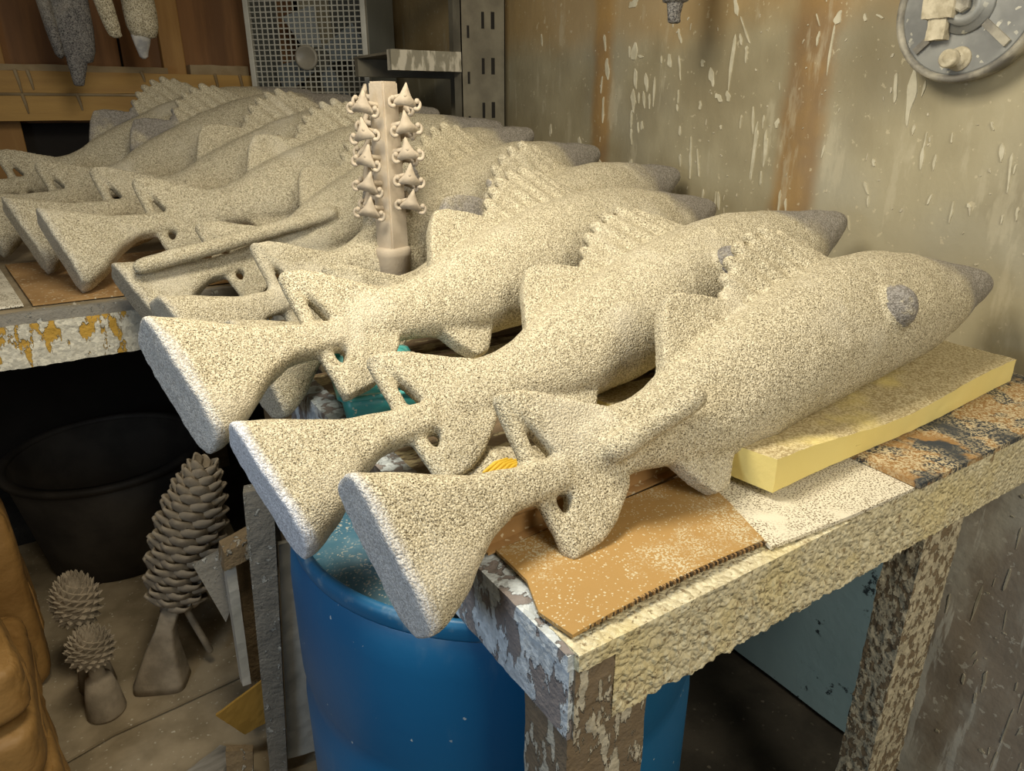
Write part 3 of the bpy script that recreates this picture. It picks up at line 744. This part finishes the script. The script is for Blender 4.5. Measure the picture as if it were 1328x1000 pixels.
K = .8514
def place_fish(i, parts, pos, yaw, pitch, lean, sc, label, greys=(), pale=.12):
    pos = (pos[0] * K, pos[1] * K, 1 + (pos[2] - 1) * K)
    y_, p_, l_ = (math.radians(q) for q in (yaw, pitch, lean))
    u = Vector((math.cos(y_) * math.cos(p_), math.sin(y_) * math.cos(p_), math.sin(p_)))
    side = Vector((0, 0, 1)).cross(u).normalized(); vv = u.cross(side)
    v = vv * math.cos(l_) + side * math.sin(l_); w = u.cross(v)
    r = root('fish_mold', label, 'fish mold', group='sand coated fish molds')
    r.matrix_world = Matrix.Translation(pos) @ Matrix((u, v, w)).transposed().to_4x4() @ Matrix.Scale(sc * K, 4)
    c = (random.random(), random.random(), random.random(), pale)
    for name, me in parts.items():
        o = obj(name.strip('~'), me, None, r)
        o.color = c
        if not me.materials: me.materials.append(M['stucco'])
        if name in greys:
            o.material_slots[0].link = 'OBJECT'; o.material_slots[0].material = M['stucco_vent' if name == 'vent' else 'stucco_grey']
    return r
FA = fish_parts(.0046, rod=((.232, .036, .074), (.105, -.002, .034), .019), vent=(.715, .105), TOP=TOPA, BOT=BOTA)
FB = fish_parts(.0046, vent=(.668, .080))
FC = fish_parts(.0056, vent=(.70, .100))
FR = fish_parts(.0056, rod=((-.205, .0, .085), (.30, .03, .062), .020), vent=(.7, .10))
place_fish(1, FA, (.0925, .1997, 1.095), -3.45, -.3, 38.5, .96, 'sand coated fish mold on the long foam slab, rod stub on flank', ('vent',), .62)
place_fish(2, FB, (.038, .463, 1.088), -2.5, 3.7, 49.7, 1.002, 'second sand coated fish mold from the cardboard sheet, white ended cup over the drum', ('vent',), 1.0)
place_fish(3, FB, (-.017, .700, 1.170), 5.5, -2.0, 43.1, 1.055, 'third sand coated fish mold from the cardboard sheet, tail above the teal tub', (), .5)
place_fish(4, FC, (.121, .913, 1.122), 8.2, 2.9, 21.5, .995, 'fourth sand coated fish mold from the cardboard sheet, just before the casting tree', ('dorsal_fin', 'vent'))
place_fish(5, FC, (.035, 1.104, 1.147), 12.2, 4.0, 22.7, 1.021, 'fifth sand coated fish mold from the cardboard sheet, just behind the casting tree', ('dorsal_fin',))
place_fish(6, FR, (-.023, 1.371, 1.179), 6.4, 7.2, 38.5, .949, 'sand coated fish mold with a long thin rod running past its cup')
place_fish(7, FC, (-.124, 1.612, 1.258), 3.7, 2.7, 35.7, 1.022, 'sand coated fish mold on brown cardboard, frontmost on the raised bench')
place_fish(8, FC, (-.195, 1.882, 1.270), 5.9, 4.1, 33.5, 1.019, 'sand coated fish mold second from the front of the raised bench')
place_fish(9, FC, (-.317, 2.165, 1.280), 9.0, 6.8, 32.5, .962, 'sand coated fish mold third from the front of the raised bench', ('dorsal_fin',))  # grey dorsal fin paints in the shadow of the hanging mold
place_fish(10, FC, (-.417, 2.423, 1.303), 7.5, 6.6, 31.1, .971, 'dim sand coated fish mold farthest back, beneath the ledger beam', ('dorsal_fin',))  # hanging mold's shadow put into the fin colour here too

# ================================================================ casting tree
tr = root('casting_tree', 'square post casting tree hung with small scrolled triangles among the molds', 'casting tree', (.265, .955, TZ))
b = MB(); b.lathe([(.034, 0), (.034, .168), (.036, .172), (.036, .184), (.032, .189), (.0, .189)], 32)
obj('base', rounded(b.mesh()), M['shell_fine'], tr)
A0 = .37
def post_w(z): return .0235 - .0035 * (z - .18) / .31
b = MB()
rs = []
for z in np.linspace(.185, .497, 14):
    hw = post_w(z); rs.append([Vector((sx * hw, sy * hw, z)) for sx, sy in ((1, 1), (-1, 1), (-1, -1), (1, -1))])
b.rings(rs)
me = b.mesh(); me.transform(Matrix.Rotation(A0, 4, 'Z'))
bm = bmesh.new(); bm.from_mesh(me); bmesh.ops.bevel(bm, geom=[e for e in bm.edges if e.calc_face_angle(0) > .6], offset=.003, segments=2, affect='EDGES'); bm.to_mesh(me); bm.free()
obj('post', me, M['shell_fine'], tr)
# one scrolled casting: triangular plate, two curls and its stem (local: plate in XZ, facing +Y)
b = MB()
tri = [(0, .034), (.005, .022), (.011, .009), (.022, -.002), (.018, -.009), (0, -.007), (-.018, -.009), (-.022, -.002), (-.011, .009), (-.005, .022)]
b.prism(tri, -.0045, .0045, Matrix.Rotation(PI / 2, 4, 'X'))
cast_me = b.mesh(smooth=False)
bm = bmesh.new(); bm.from_mesh(cast_me); bmesh.ops.bevel(bm, geom=bm.edges[:], offset=.0016, segments=2, affect='EDGES'); bm.to_mesh(cast_me); bm.free(); cast_me.shade_smooth()
def curl(sx):
    b = MB(); pts = []
    for k in range(13):
        t = -2.2 + k * .33
        r = .0095 - .00035 * k
        pts.append((sx * (.0235 + r * math.cos(t) * .75), 0, -.002 + r * math.sin(t)))
    b.tube(pts, [.0040 - .00012 * k for k in range(13)], 8, True)
    b.ellipsoid(pts[-1], (.0052, .0048, .0052), 10, 8)
    return b.mesh(smooth=True)
curl_me = (curl(1), curl(-1))
b = MB(); b.tube([(0, -.040, .004), (0, 0, .010)], .0052, 8, True); stem_me = b.mesh(smooth=True)
first = True
rt = random.Random(5)
for face in range(4):
    a = A0 + face * PI / 2
    for k in range(5):
        z = .462 - k * .047 - (.012 if face % 2 else 0)
        hw = post_w(z)
        m0 = Matrix.Rotation(a, 4, 'Z') @ Matrix.Translation((0, hw + .034, z))
        turn = (0, .45, -.80, 0)[face] + rt.uniform(-.2, .2)
        mm = m0 @ Matrix.Rotation(turn, 4, 'Z') @ Matrix.Rotation(rt.uniform(-.25, .1), 4, 'X') @ Matrix.Rotation(rt.uniform(-.3, .3), 4, 'Y')
        o = obj('casting', cast_me, M['shell_fine'] if first else None, tr); o.matrix_local = mm
        for cm in curl_me: obj('curl', cm, M['shell_fine'] if first else None, o)
        st = obj('stem', stem_me, M['shell_fine'] if first else None, o); st.matrix_local = mm.inverted() @ m0
        first = False

# ================================================================ fan, shelving and things on the walls
FAa = math.radians(40)
fan = root('box_fan', 'grey box fan with wire grille standing in the back corner', 'fan', (.452, 2.60, BZ + .004), -FAa)
# local frame: X along the grille, Y into the fan
FW, FD, Z0, Z1 = .46, .36, .0, 1.05
for nm, a_, b_ in (('frame_bar', (0, -.012, Z0), (.020, .012, Z1)), ('frame_bar', (FW - .020, -.012, Z0), (FW, .012, Z1)), ('frame_bar', (.02, -.012, Z1 - .02), (FW - .02, .012, Z1)), ('frame_bar', (.02, -.012, Z0), (FW - .02, .012, Z0 + .02))):
    obj(nm, boxm(a_, b_, .003), M['metal_fan'], fan)
obj('side_panel', boxm((FW - .008, .012, Z0), (FW, FD, Z1), .002), M['metal_fanside'], fan)
obj('side_panel', boxm((0, .012, Z0), (.008, FD, Z1), .002), M['metal_fanside'], fan)
obj('back_panel', boxm((.008, FD - .006, Z0), (FW - .008, FD, Z1)), M['fan_dark'], fan)
b = MB()
for k in range(1, 20): b.tube([(.02 + (FW - .04) * k / 20, -.004, Z0 + .01), (.02 + (FW - .04) * k / 20, -.004, Z1 - .01)], .0027, 6)
for k in range(1, 58): b.tube([(.01, -.0015, Z0 + k * Z1 / 58), (FW - .01, -.0015, Z0 + k * Z1 / 58)], .0024, 6)
stuff(obj('grille', b.mesh(), M['metal_fan'], fan))
b = MB(); b.lathe([(0, 0), (.040, 0), (.043, .004), (.043, .010), (.036, .013), (.033, .010), (0, .010)], 36, Matrix.Translation((.225, -.006, .535)) @ Matrix.Rotation(PI / 2, 4, 'X'))
obj('badge', rounded(b.mesh()), M['fan_badge'], fan)
for k in range(4):
    a = k * PI / 2 + .5
    b = MB(); b.prism([(.03, -.03), (.18, -.085), (.19, .045), (.03, .03)], -.002, .002, Matrix.Translation((.225, .12, .535)) @ Matrix.Rotation(PI / 2, 4, 'X') @ Matrix.Rotation(a, 4, 'Z') @ Matrix.Rotation(.45, 4, 'X'))
    obj('blade', b.mesh(), M['fan_blade'], fan)
b = MB(); b.lathe([(.0, .0), (.045, .0), (.045, .10), (0, .10)], 24, Matrix.Translation((.225, .20, .535)) @ Matrix.Rotation(PI / 2, 4, 'X'))
obj('motor', b.mesh(), M['fan_dark'], fan)

# slotted steel shelving behind the molds
sh = root('steel_shelving', 'slotted steel shelving post and beam splashed with slurry beside the fan', 'shelving', (.91, 1.80, BZ + .004))
b = MB(); b.box((0, 0, 0), (.166, .003, 1.3)); b.box((0, .0, 0), (.003, .05, 1.3)); b.box((.163, 0, 0), (.166, .05, 1.3))
up_ = obj('upright', b.mesh(), M['shelf_metal'], sh)
for xv, wv, hv, dz in ((.022, .008, .036, -.030), (.076, .010, .048, 0), (.112, .013, .050, .0)):
    for k in range(9):
        z = .06 + k * .135 + dz
        obj('slot', boxm((xv, -.0012, z), (xv + wv, .002, z + hv)), M['slot'], up_)
for z in (.470, .775):
    obj('beam', grid_box((-.245, .0, z), (-.001, .030, z + .058), (30, 3, 8), crust(.0016, 40, z * 9, .6)), M['shelf_splash'], sh)
obj('shelf', boxm((-.245, .03, .515), (.166, .30, .522)), M['shelf_metal'], sh)
obj('beam', boxm((-.245, .27, .46), (.166, .30, .514)), M['shelf_metal'], sh)
b = MB(); b.box((.163, .27, 0), (.166, .30, 1.3)); b.box((.12, .297, 0), (.166, .30, 1.3)); obj('upright', b.mesh(), M['shelf_metal'], sh)

# round grey backing plate with bolt and ribs on the right wall
DX = 1.055
dk = root('machine_disc', 'round grey metal machine plate with hub and bolt high on the wall', 'machine part', (DX, .318, 1.612))
# local lathe axis along -X
RX = Matrix.Rotation(-PI / 2, 4, 'Y')
b = MB(); b.lathe([(0, -.03), (.108, -.03), (.112, -.02), (.112, .0), (.106, .004), (.0, .004)], 64, RX); obj('plate', b.mesh(), M['disc'], dk)
b = MB(); pr = [(.108, -.028), (.119, -.028), (.121, .002), (.118, .010), (.111, .010), (.108, .002)]
b.rings([[RX @ Vector((r * math.cos(2 * PI * k / 64), r * math.sin(2 * PI * k / 64), z)) for k in range(64)] for r, z in pr], cap=False, closed=True)
obj('rim', rounded(b.mesh()), M['disc_rim'], dk)
b = MB(); b.lathe([(.046, .002), (.044, .010), (.032, .012), (.031, .020), (.018, .021), (.016, .014), (0, .014)], 40, RX); hb = obj('hub', rounded(b.mesh()), M['disc'], dk)
b = MB(); b.lathe([(0, .010), (.013, .010), (.013, .024), (.010, .026), (0, .024)], 6, RX); obj('shaft', b.mesh(), M['disc_rim'], hb)
for a in (.82, 2.45, 4.0, 5.4):
    mm = Matrix.Rotation(a, 4, 'X')
    b = MB(); b.box((-.010, -.006, -.100), (.0, .006, -.046), mm); obj('spoke', b.mesh(), M['disc_rim'], dk)
b = MB(); b.lathe([(.020, .003), (.019, .008), (.012, .009), (.011, .018), (.0, .018)], 24, Matrix.Translation((0, -.005, -.083)) @ RX); obj('washer', rounded(b.mesh()), M['nut'], dk)
b = MB(); b.lathe([(.0125, .016), (.015, .02), (.015, .032), (.012, .036), (.008, .033), (.006, .038), (0, .038)], 20, Matrix.Translation((0, .001, -.083)) @ RX); obj('bolt', rounded(b.mesh()), M['nut'], dk)
me = grid_box((-.024, .020, -.052), (-.004, .050, -.016), (4, 8, 8), crust(.003, 60, 3)); obj('slurry_lump', me, M['nut'], dk)
me = grid_box((-.028, .012, -.018), (-.004, .062, .03), (4, 8, 8), crust(.004, 60, 8)); obj('slurry_lump', me, M['nut'], dk)
b = MB(); b.lathe([(0, -.047), (.05, -.047), (.05, -.028), (0, -.028)], 24, RX); obj('mount', b.mesh(), M['disc'], dk)

# molds hanging from the overhead pipe
pipe = root('overhead_pipe', 'overhead steel pipe carrying the hanging molds', 'pipe', (0, 2.35, 2.25))
b = MB(); b.tube([(-1.2, 0, 0), (1.1, 0, 0)], .012, 12); obj('rail', b.mesh(smooth=True), M['wire'], pipe)
def hanging(name, label, loc, pieces, wire_top, group=None):
    r = root(name, label, 'hanging mold', loc, 0, 'hanging molds')
    for nm, prof, sq, m, dx, tilt in pieces:
        b = MB(); rs = []
        for rad, z in prof:
            rs.append([Vector((dx + tilt * z + rad * math.cos(2 * PI * k / 28), rad * sq * math.sin(2 * PI * k / 28), z)) for k in range(28)])
        b.rings(rs)
        me = b.mesh(smooth=True)
        bm = bmesh.new(); bm.from_mesh(me); bmesh.ops.subdivide_edges(bm, edges=bm.edges[:], cuts=1, use_grid_fill=True)
        for v in bm.verts: v.co += v.co.normalized() * .004 * noise.noise(v.co * 34)
        bm.to_mesh(me); bm.free(); me.shade_smooth()
        obj(nm, me, m, r)
    b = MB(); b.tube([(0, 0, pieces[0][1][-1][1] - .01), (0, 0, wire_top)], .002, 6); obj('wire', b.mesh(), M['wire'], r)
    return r
hanging('hanging_mold', 'dark grey hanging mold with stepped tip before the ledger beam', (-.124, 2.36, 1.514),
        [('body', [(.006, .062), (.034, .07), (.046, .10), (.052, .16), (.053, .30), (.04, .42), (.01, .46)], .6, M['shell_darkgrey'], 0, 0),
         ('tip', [(.008, .0), (.014, .004), (.021, .035), (.027, .062), (.029, .085), (.01, .10)], .8, M['shell_darkgrey'], -.018, .12),
         ('fin', [(.004, .075), (.014, .09), (.018, .16), (.020, .30), (.012, .40), (.004, .42)], 1.5, M['shell_darkgrey'], -.043, -.10)], .74)
hanging('hanging_mold', 'slim sand coated finger mold hanging beside a plumper one', (-.018, 2.32, 1.652),
        [('body', [(.008, .0), (.018, .006), (.023, .035), (.026, .09), (.03, .2), (.02, .3), (.006, .33)], .8, M['stucco_plain'], 0, -.18)], .62)
hanging('hanging_mold', 'plump sand coated hanging mold with bare grey tip', (.060, 2.35, 1.597),
        [('body', [(.012, .058), (.036, .064), (.047, .095), (.049, .14), (.046, .22), (.04, .34), (.008, .40)], .8, M['stucco_plain'], .008, -.02),
         ('tip', [(.006, .0), (.013, .006), (.016, .02), (.024, .045), (.029, .066), (.02, .09)], .8, M['white_tip'], -.006, .05)], .665)
rail2 = root('overhead_pipe', 'overhead steel pipe running above the table front', 'pipe', (.9, .85, 2.25))
b = MB(); b.tube([(-.0, -.6, 0), (.0, .85, 0)], .012, 12); obj('rail', b.mesh(smooth=True), M['wire'], rail2)
hanging('hanging_mold', 'small grey mold tip hanging in front of the splattered wall', (.90, .850, 1.620),
        [('body', [(.008, .035), (.030, .042), (.036, .07), (.036, .2), (.012, .26)], .8, M['shell_darkgrey'], 0, 0),
         ('tip', [(.010, .0), (.015, .003), (.016, .02), (.019, .036), (.02, .05)], .8, M['shell_darkgrey'], 0, 0)], .63)

# ================================================================ below the bench: tub, cones, bags, scrap
LZ = .10
lp = tag(obj('floor_platform', grid_box((-1.6, .60, 0), (.02, 2.2, LZ - .014), (30, 30, 1), crust(.002, 9, 3, .3)), M['ply_dust']), 'low dusty plywood platform on the floor below the raised bench', 'platform')
sheet('floor_cardboard', [(-.62, 1.10), (-.42, 1.155), (-.28, 1.165), (-.10, 1.185), (-.05, 1.32), (-.05, 1.8), (-.8, 1.8), (-.8, 1.10)], LZ - .008, .006, M['ply_dust'],
      'dusty board under the pine cone molds on the platform', 'board', lambda x, y: .003 * noise.noise(Vector((x * 5, y * 5, 2))))
# big black tub
tb = root('rubber_tub', 'large black rubber tub under the raised bench', 'tub', (-.30, 1.995, LZ - .01))
b = MB(); b.lathe([(.0, 0), (.20, 0), (.215, .01), (.275, .35), (.272, .352), (.262, .35), (.205, .02), (.0, .018)], 64); obj('body', b.mesh(smooth=True), M['rubber'], tb)
b = MB(); pr = [(.262, .345), (.288, .345), (.290, .36), (.284, .366), (.264, .364)]
b.rings([[Vector((r * math.cos(2 * PI * k / 64), r * math.sin(2 * PI * k / 64), z)) for k in range(64)] for r, z in pr], cap=False, closed=True); obj('rim', rounded(b.mesh()), M['rubber'], tb)

# pine cone molds
def scale_mesh(w, l, th):
    """one woody scale: root at origin, pointing +X, lip curling up"""
    b = MB(); n_ = 7; m_ = 7; top = []
    for i in range(n_):
        t = i / (n_ - 1)
        hw = w * (.40 + .80 * t - 1.9 * max(0, t - .55) ** 1.5)
        row = []
        for j in range(m_):
            s_ = j / (m_ - 1) * 2 - 1
            x = l * t - .34 * l * abs(s_) ** 1.6 * t
            row.append((x, hw * s_ * .5, .22 * l * t * t + .10 * w * s_ * s_ - .0 * t))
        top.append(row)
    V = [q for r in top for q in r] + [(x, y, z - th * (1.0 if 0 < i else .6)) for i, r in enumerate(top) for (x, y, z) in r]
    N_ = n_ * m_; F = []
    for i in range(n_ - 1):
        for j in range(m_ - 1):
            a = i * m_ + j; F.append((a, a + 1, a + m_ + 1, a + m_)); F.append((N_ + a, N_ + a + m_, N_ + a + m_ + 1, N_ + a + 1))
    rim = [j for j in range(m_)] + [i * m_ + m_ - 1 for i in range(1, n_)] + [(n_ - 1) * m_ + j for j in range(m_ - 2, -1, -1)] + [i * m_ for i in range(n_ - 2, 0, -1)]
    for k in range(len(rim)):
        a, c = rim[k], rim[(k + 1) % len(rim)]; F.append((a, N_ + a, N_ + c, c))
    b.add(V, F); return b.mesh(smooth=True)
pc = root('pine_cone_mold', 'tall leaning pine cone mold on a flared foot under the bench', 'pine cone mold', (-.298, 1.262, LZ))
def axis(t):   # leaning, gently curved
    return Vector((.058 + .118 * t + .0 * t * t, .0, .205 + .345 * t))
b = MB()
rs = []
for t in np.linspace(0, 1, 14):
    c = axis(t); r = .042 * math.sqrt(max(.06, 1 - (2 * t - .9) ** 2 * .55)) * (1 if t < .75 else 1 - (t - .75) * 1.4)
    rs.append([c + Vector((r * math.cos(2 * PI * k / 20), r * math.sin(2 * PI * k / 20), 0)) for k in range(20)])
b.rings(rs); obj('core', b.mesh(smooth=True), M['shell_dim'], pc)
sm_ = scale_mesh(.066, .056, .006)
NS = 125
ga = PI * (3 - math.sqrt(5))
for k in range(NS):
    t = (k + .5) / NS
    c = axis(t)
    prof = math.sin(PI * min(1, .16 + t * .84)) ** .45 if t < .5 else (1 - ((t - .5) / .55) ** 2.4) ** .5
    r = .034 * max(.25, prof)
    a = k * ga
    tilt = -(.42 + .70 * t ** 3)
    sc = .72 + .5 * math.sin(PI * min(1, .2 + .8 * t))
    tl = Matrix.Rotation(.33, 4, 'Y')
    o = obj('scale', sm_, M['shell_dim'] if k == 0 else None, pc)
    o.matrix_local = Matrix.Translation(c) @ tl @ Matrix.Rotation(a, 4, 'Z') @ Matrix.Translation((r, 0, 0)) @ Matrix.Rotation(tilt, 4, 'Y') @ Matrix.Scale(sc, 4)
b = MB()
rs = []
for z, x0, hw, hd in ((0, .0, .062, .045), (.02, .0, .060, .043), (.12, .02, .034, .028), (.17, .036, .022, .02), (.22, .056, .021, .02)):
    rs.append([Vector((x0 + math.copysign(abs(math.cos(t)) ** .4, math.cos(t)) * hw, math.copysign(abs(math.sin(t)) ** .4, math.sin(t)) * hd, z)) for t in [2 * PI * k / 32 for k in range(32)]])
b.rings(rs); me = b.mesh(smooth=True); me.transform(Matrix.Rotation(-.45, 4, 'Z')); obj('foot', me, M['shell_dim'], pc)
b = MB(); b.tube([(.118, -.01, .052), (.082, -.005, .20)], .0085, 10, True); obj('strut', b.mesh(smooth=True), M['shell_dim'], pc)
def artichoke(name, label, loc, cz, rad, hgt, n_, foot):
    r = root(name, label, 'cone mold', loc, 0, 'small cone molds')
    b = MB()
    for k in range(n_):
        t = (k + .5) / n_
        th = PI * (.06 + .74 * t); a = k * ga
        d = Vector((math.sin(th) * math.cos(a), math.sin(th) * math.sin(a), math.cos(th)))
        p = Vector((d.x * rad * .8, d.y * rad * .8, cz + d.z * hgt * .8))
        q = Vector((d.x, d.y, d.z * hgt / rad)).normalized()
        tip = p + (q + Vector((0, 0, .5))).normalized() * rad * .33
        side = q.cross(Vector((0, 0, 1)))
        side = (side.normalized() if side.length > .01 else Vector((1, 0, 0))) * rad * (.16 + .12 * math.sin(th))
        up2 = side.cross(q).normalized() * rad * .13
        b.add([p + side, p + up2, p - side, p - up2, tip], [(0, 1, 4), (1, 2, 4), (2, 3, 4), (3, 0, 4), (3, 2, 1, 0)])
    stuff(obj('scales', b.mesh(), M['shell_dim'], r))
    b = MB(); b.ellipsoid((0, 0, cz), (rad * .86, rad * .86, hgt * .88)); obj('core', b.mesh(smooth=True), M['shell_dim'], r)
    if foot:
        b = MB(); b.lathe([(.040, 0), (.043, .006), (.037, .06), (.028, .104), (.017, .112), (.015, .15), (.02, cz - hgt * .6), (0, cz - hgt * .5)], 30); obj('foot', b.mesh(smooth=True), M['shell_dim'], r)
    else:
        b = MB(); b.lathe([(.042, 0), (.036, .05), (.022, .12), (.018, cz - hgt * .7), (0, cz - hgt * .6)], 30); obj('foot', b.mesh(smooth=True), M['shell_dim'], r)
    return r
artichoke('cone_mold', 'small round cone mold on a cylindrical foot in front of its taller twin', (-.425, 1.235, LZ), .190, .050, .052, 130, True)
artichoke('cone_mold', 'small pointed cone mold standing behind the round one', (-.435, 1.345, LZ), .255, .054, .078, 150, False)

# kraft paper sacks stacked at the left
def sack(label, c, size, rz, seed, tilt=0.0):
    r = root('paper_sack', label, 'sack', c, rz, 'paper sacks')
    sx, sy, sz = size
    def fn(v, n):
        x, y, z = v.x / sx * 2, v.y / sy * 2, (v.z / sz - .5) * 2
        k = 8.0
        m_ = max(abs(x), abs(y), abs(z)); L_ = (abs(x) ** k + abs(y) ** k + abs(z) ** k) ** (1 / k)
        f_ = m_ / L_
        bulge = 1 + .10 * (1 - x * x) * (1 - y * y)
        p = v * 9 + Vector((seed, seed * 2, seed))
        d = noise.noise(p * .5) * .005 - (1 - min(1, abs(noise.noise(p * .8)) * 9)) * .0028 - (1 - min(1, abs(noise.noise(p * 1.7 + Vector((3, 1, 7)))) * 8)) * .0015
        q = Vector((x * f_ * sx / 2, y * f_ * sy / 2, sz / 2 + z * f_ * bulge * sz / 2))
        return q + n * d
    me = grid_box((-sx / 2, -sy / 2, 0), (sx / 2, sy / 2, sz), (70, 70, 30), fn)
    me.transform(Matrix.Rotation(tilt, 4, 'X'))
    obj('body', me, M['kraft'], r)
    # folded, glued end flap, hugging the right end of the sack
    b = MB(); rs = []
    for j in range(9):
        t = j / 8 - .5
        yy_ = t * sy * .62
        ring = [Vector((sx * .5 - .012 + .006 * (1 - 4 * t * t), yy_, sz * .16)), Vector((sx * .5 + .004 + .004 * math.sin(j * 1.7), yy_, sz * .30)), Vector((sx * .5 + .003, yy_ + .004 * math.sin(j), sz * .52)), Vector((sx * .5 - .008, yy_, sz * .70)),
                Vector((sx * .5 - .020, yy_, sz * .68)), Vector((sx * .5 - .022, yy_, sz * .18))]
        rs.append(ring)
    b.rings(rs); obj('end_flap', b.mesh(), M['kraft'], r)
    return r
sack('brown kraft paper sack at the bottom of the stack', (-.705, 1.13, LZ), (.36, .46, .14), .15, 2.0)
sack('brown kraft paper sack lying second in the stack with a folded flap', (-.70, 1.12, LZ + .158), (.35, .44, .13), .05, 5.0)
sack('crumpled brown kraft paper sack third in the stack', (-.705, 1.10, LZ + .306), (.32, .42, .12), .22, 8.0)
sack('brown kraft paper sack on top of the stack', (-.715, 1.14, LZ + .442), (.33, .42, .17), .1, 11.0)
sack('upright brown kraft paper sack behind the stack', (-.66, 1.50, LZ), (.26, .24, .50), .1, 14.0)

# splashed plank and pale panel leaning beside the drum
def leaning(name, label, cat, pts, th, m, n=(8, 60)):
    """board spanned by base-left, base-right, top-left, top-right"""
    A, B_, C, D = (Vector(p) for p in pts)
    nrm = (B_ - A).cross(C - A).normalized()
    b = MB(); V = []; F = []
    nx, nz = n
    for s_ in (0, 1):
        for k in range(nz + 1):
            for i in range(nx + 1):
                s, t = i / nx, k / nz
                p = (A * (1 - s) + B_ * s) * (1 - t) + (C * (1 - s) + D * s) * t
                d = noise.noise(p * 45) * .0016 + noise.noise(p * 16) * .002
                V.append(p + nrm * (d if s_ else th + d))
    o_ = (nx + 1) * (nz + 1)
    for k in range(nz):
        for i in range(nx):
            a = k * (nx + 1) + i
            F.append((a, a + 1, a + nx + 2, a + nx + 1)); F.append((o_ + a, o_ + a + nx + 1, o_ + a + nx + 2, o_ + a + 1))
    for k in range(nz):
        a = k * (nx + 1); F.append((a, a + nx + 1, o_ + a + nx + 1, o_ + a)); a += nx; F.append((a, o_ + a, o_ + a + nx + 1, a + nx + 1))
    for i in range(nx):
        a = i; F.append((a, o_ + a, o_ + a + 1, a + 1)); a = nz * (nx + 1) + i; F.append((a, a + 1, o_ + a + 1, o_ + a))
    V = [v - A for v in V]
    b.add(V, F); me = b.mesh(smooth=False); o = obj(name, me, m); o.location = A
    return tag(o, label, cat)
leaning('splashed_plank', 'grey plank speckled with slurry standing beside the blue drum', 'plank', ((-.141, .850, .10), (-.108, .840, .10), (-.106, .850, .80), (-.055, .840, .80)), .03, M['crust_post'])
leaning('pale_panel', 'pale grimy panel edge between the grey plank and the blue drum', 'panel', ((-.104, .852, .125), (-.045, .845, .120), (-.060, .852, .66), (-.01, .845, .66)), .012, M['panel_white'])
leaning('amber_board', 'amber fibreboard offcut leaning against the grey plank', 'offcut', ((-.171, .92, .168), (-.122, .90, .196), (-.220, .92, .251), (-.105, .90, .315)), .006, M['amber'], (8, 8))
cr = root('broken_crate', 'broken wooden crate of scrap boards behind the grey plank', 'crate', (-.12, .98, LZ))
def crate_piece(nm, pts, th, m):
    o = leaning(nm, 'x', 'x', pts, th, M[m], (6, 16)); del o['label']; del o['category']
    o.parent = cr; o.location = Vector(pts[0]) - Vector(cr.location)
crate_piece('rail', ((-.158, .95, .600), (-.098, .95, .612), (-.152, .95, .640), (-.095, .95, .655)), .05, 'board_dim')
crate_piece('slat', ((-.160, .94, .300), (-.143, .94, .300), (-.154, .94, .598), (-.134, .94, .600)), .03, 'panel_white')
crate_piece('slat', ((-.141, .96, .240), (-.105, .96, .240), (-.126, .96, .592), (-.090, .96, .590)), .02, 'board_dim')
crate_piece('flap', ((-.203, 1.00, .575), (-.165, .96, .440), (-.150, 1.00, .590), (-.150, .96, .470)), .006, 'crust_post')
crate_piece('slat', ((-.10, 1.0, LZ), (-.04, 1.0, LZ), (-.09, 1.0, .62), (-.04, 1.0, .62)), .02, 'board_dim')
# planks lying at the bottom
leaning('grey_plank', 'grey weathered plank lying at the edge of the platform', 'plank', ((-.46, .88, LZ + .0), (-.22, .985, LZ + .0), (-.40, .80, LZ + .03), (-.18, .91, LZ + .03)), .012, M['board_grey'], (20, 8))
leaning('plywood_offcut', 'plywood offcut with layered edge standing at the platform corner', 'offcut', ((-.225, .875, LZ + .01), (-.175, .86, LZ + .01), (-.215, .885, LZ + .09), (-.165, .87, LZ + .075)), .02, M['board_dim'], (8, 8))
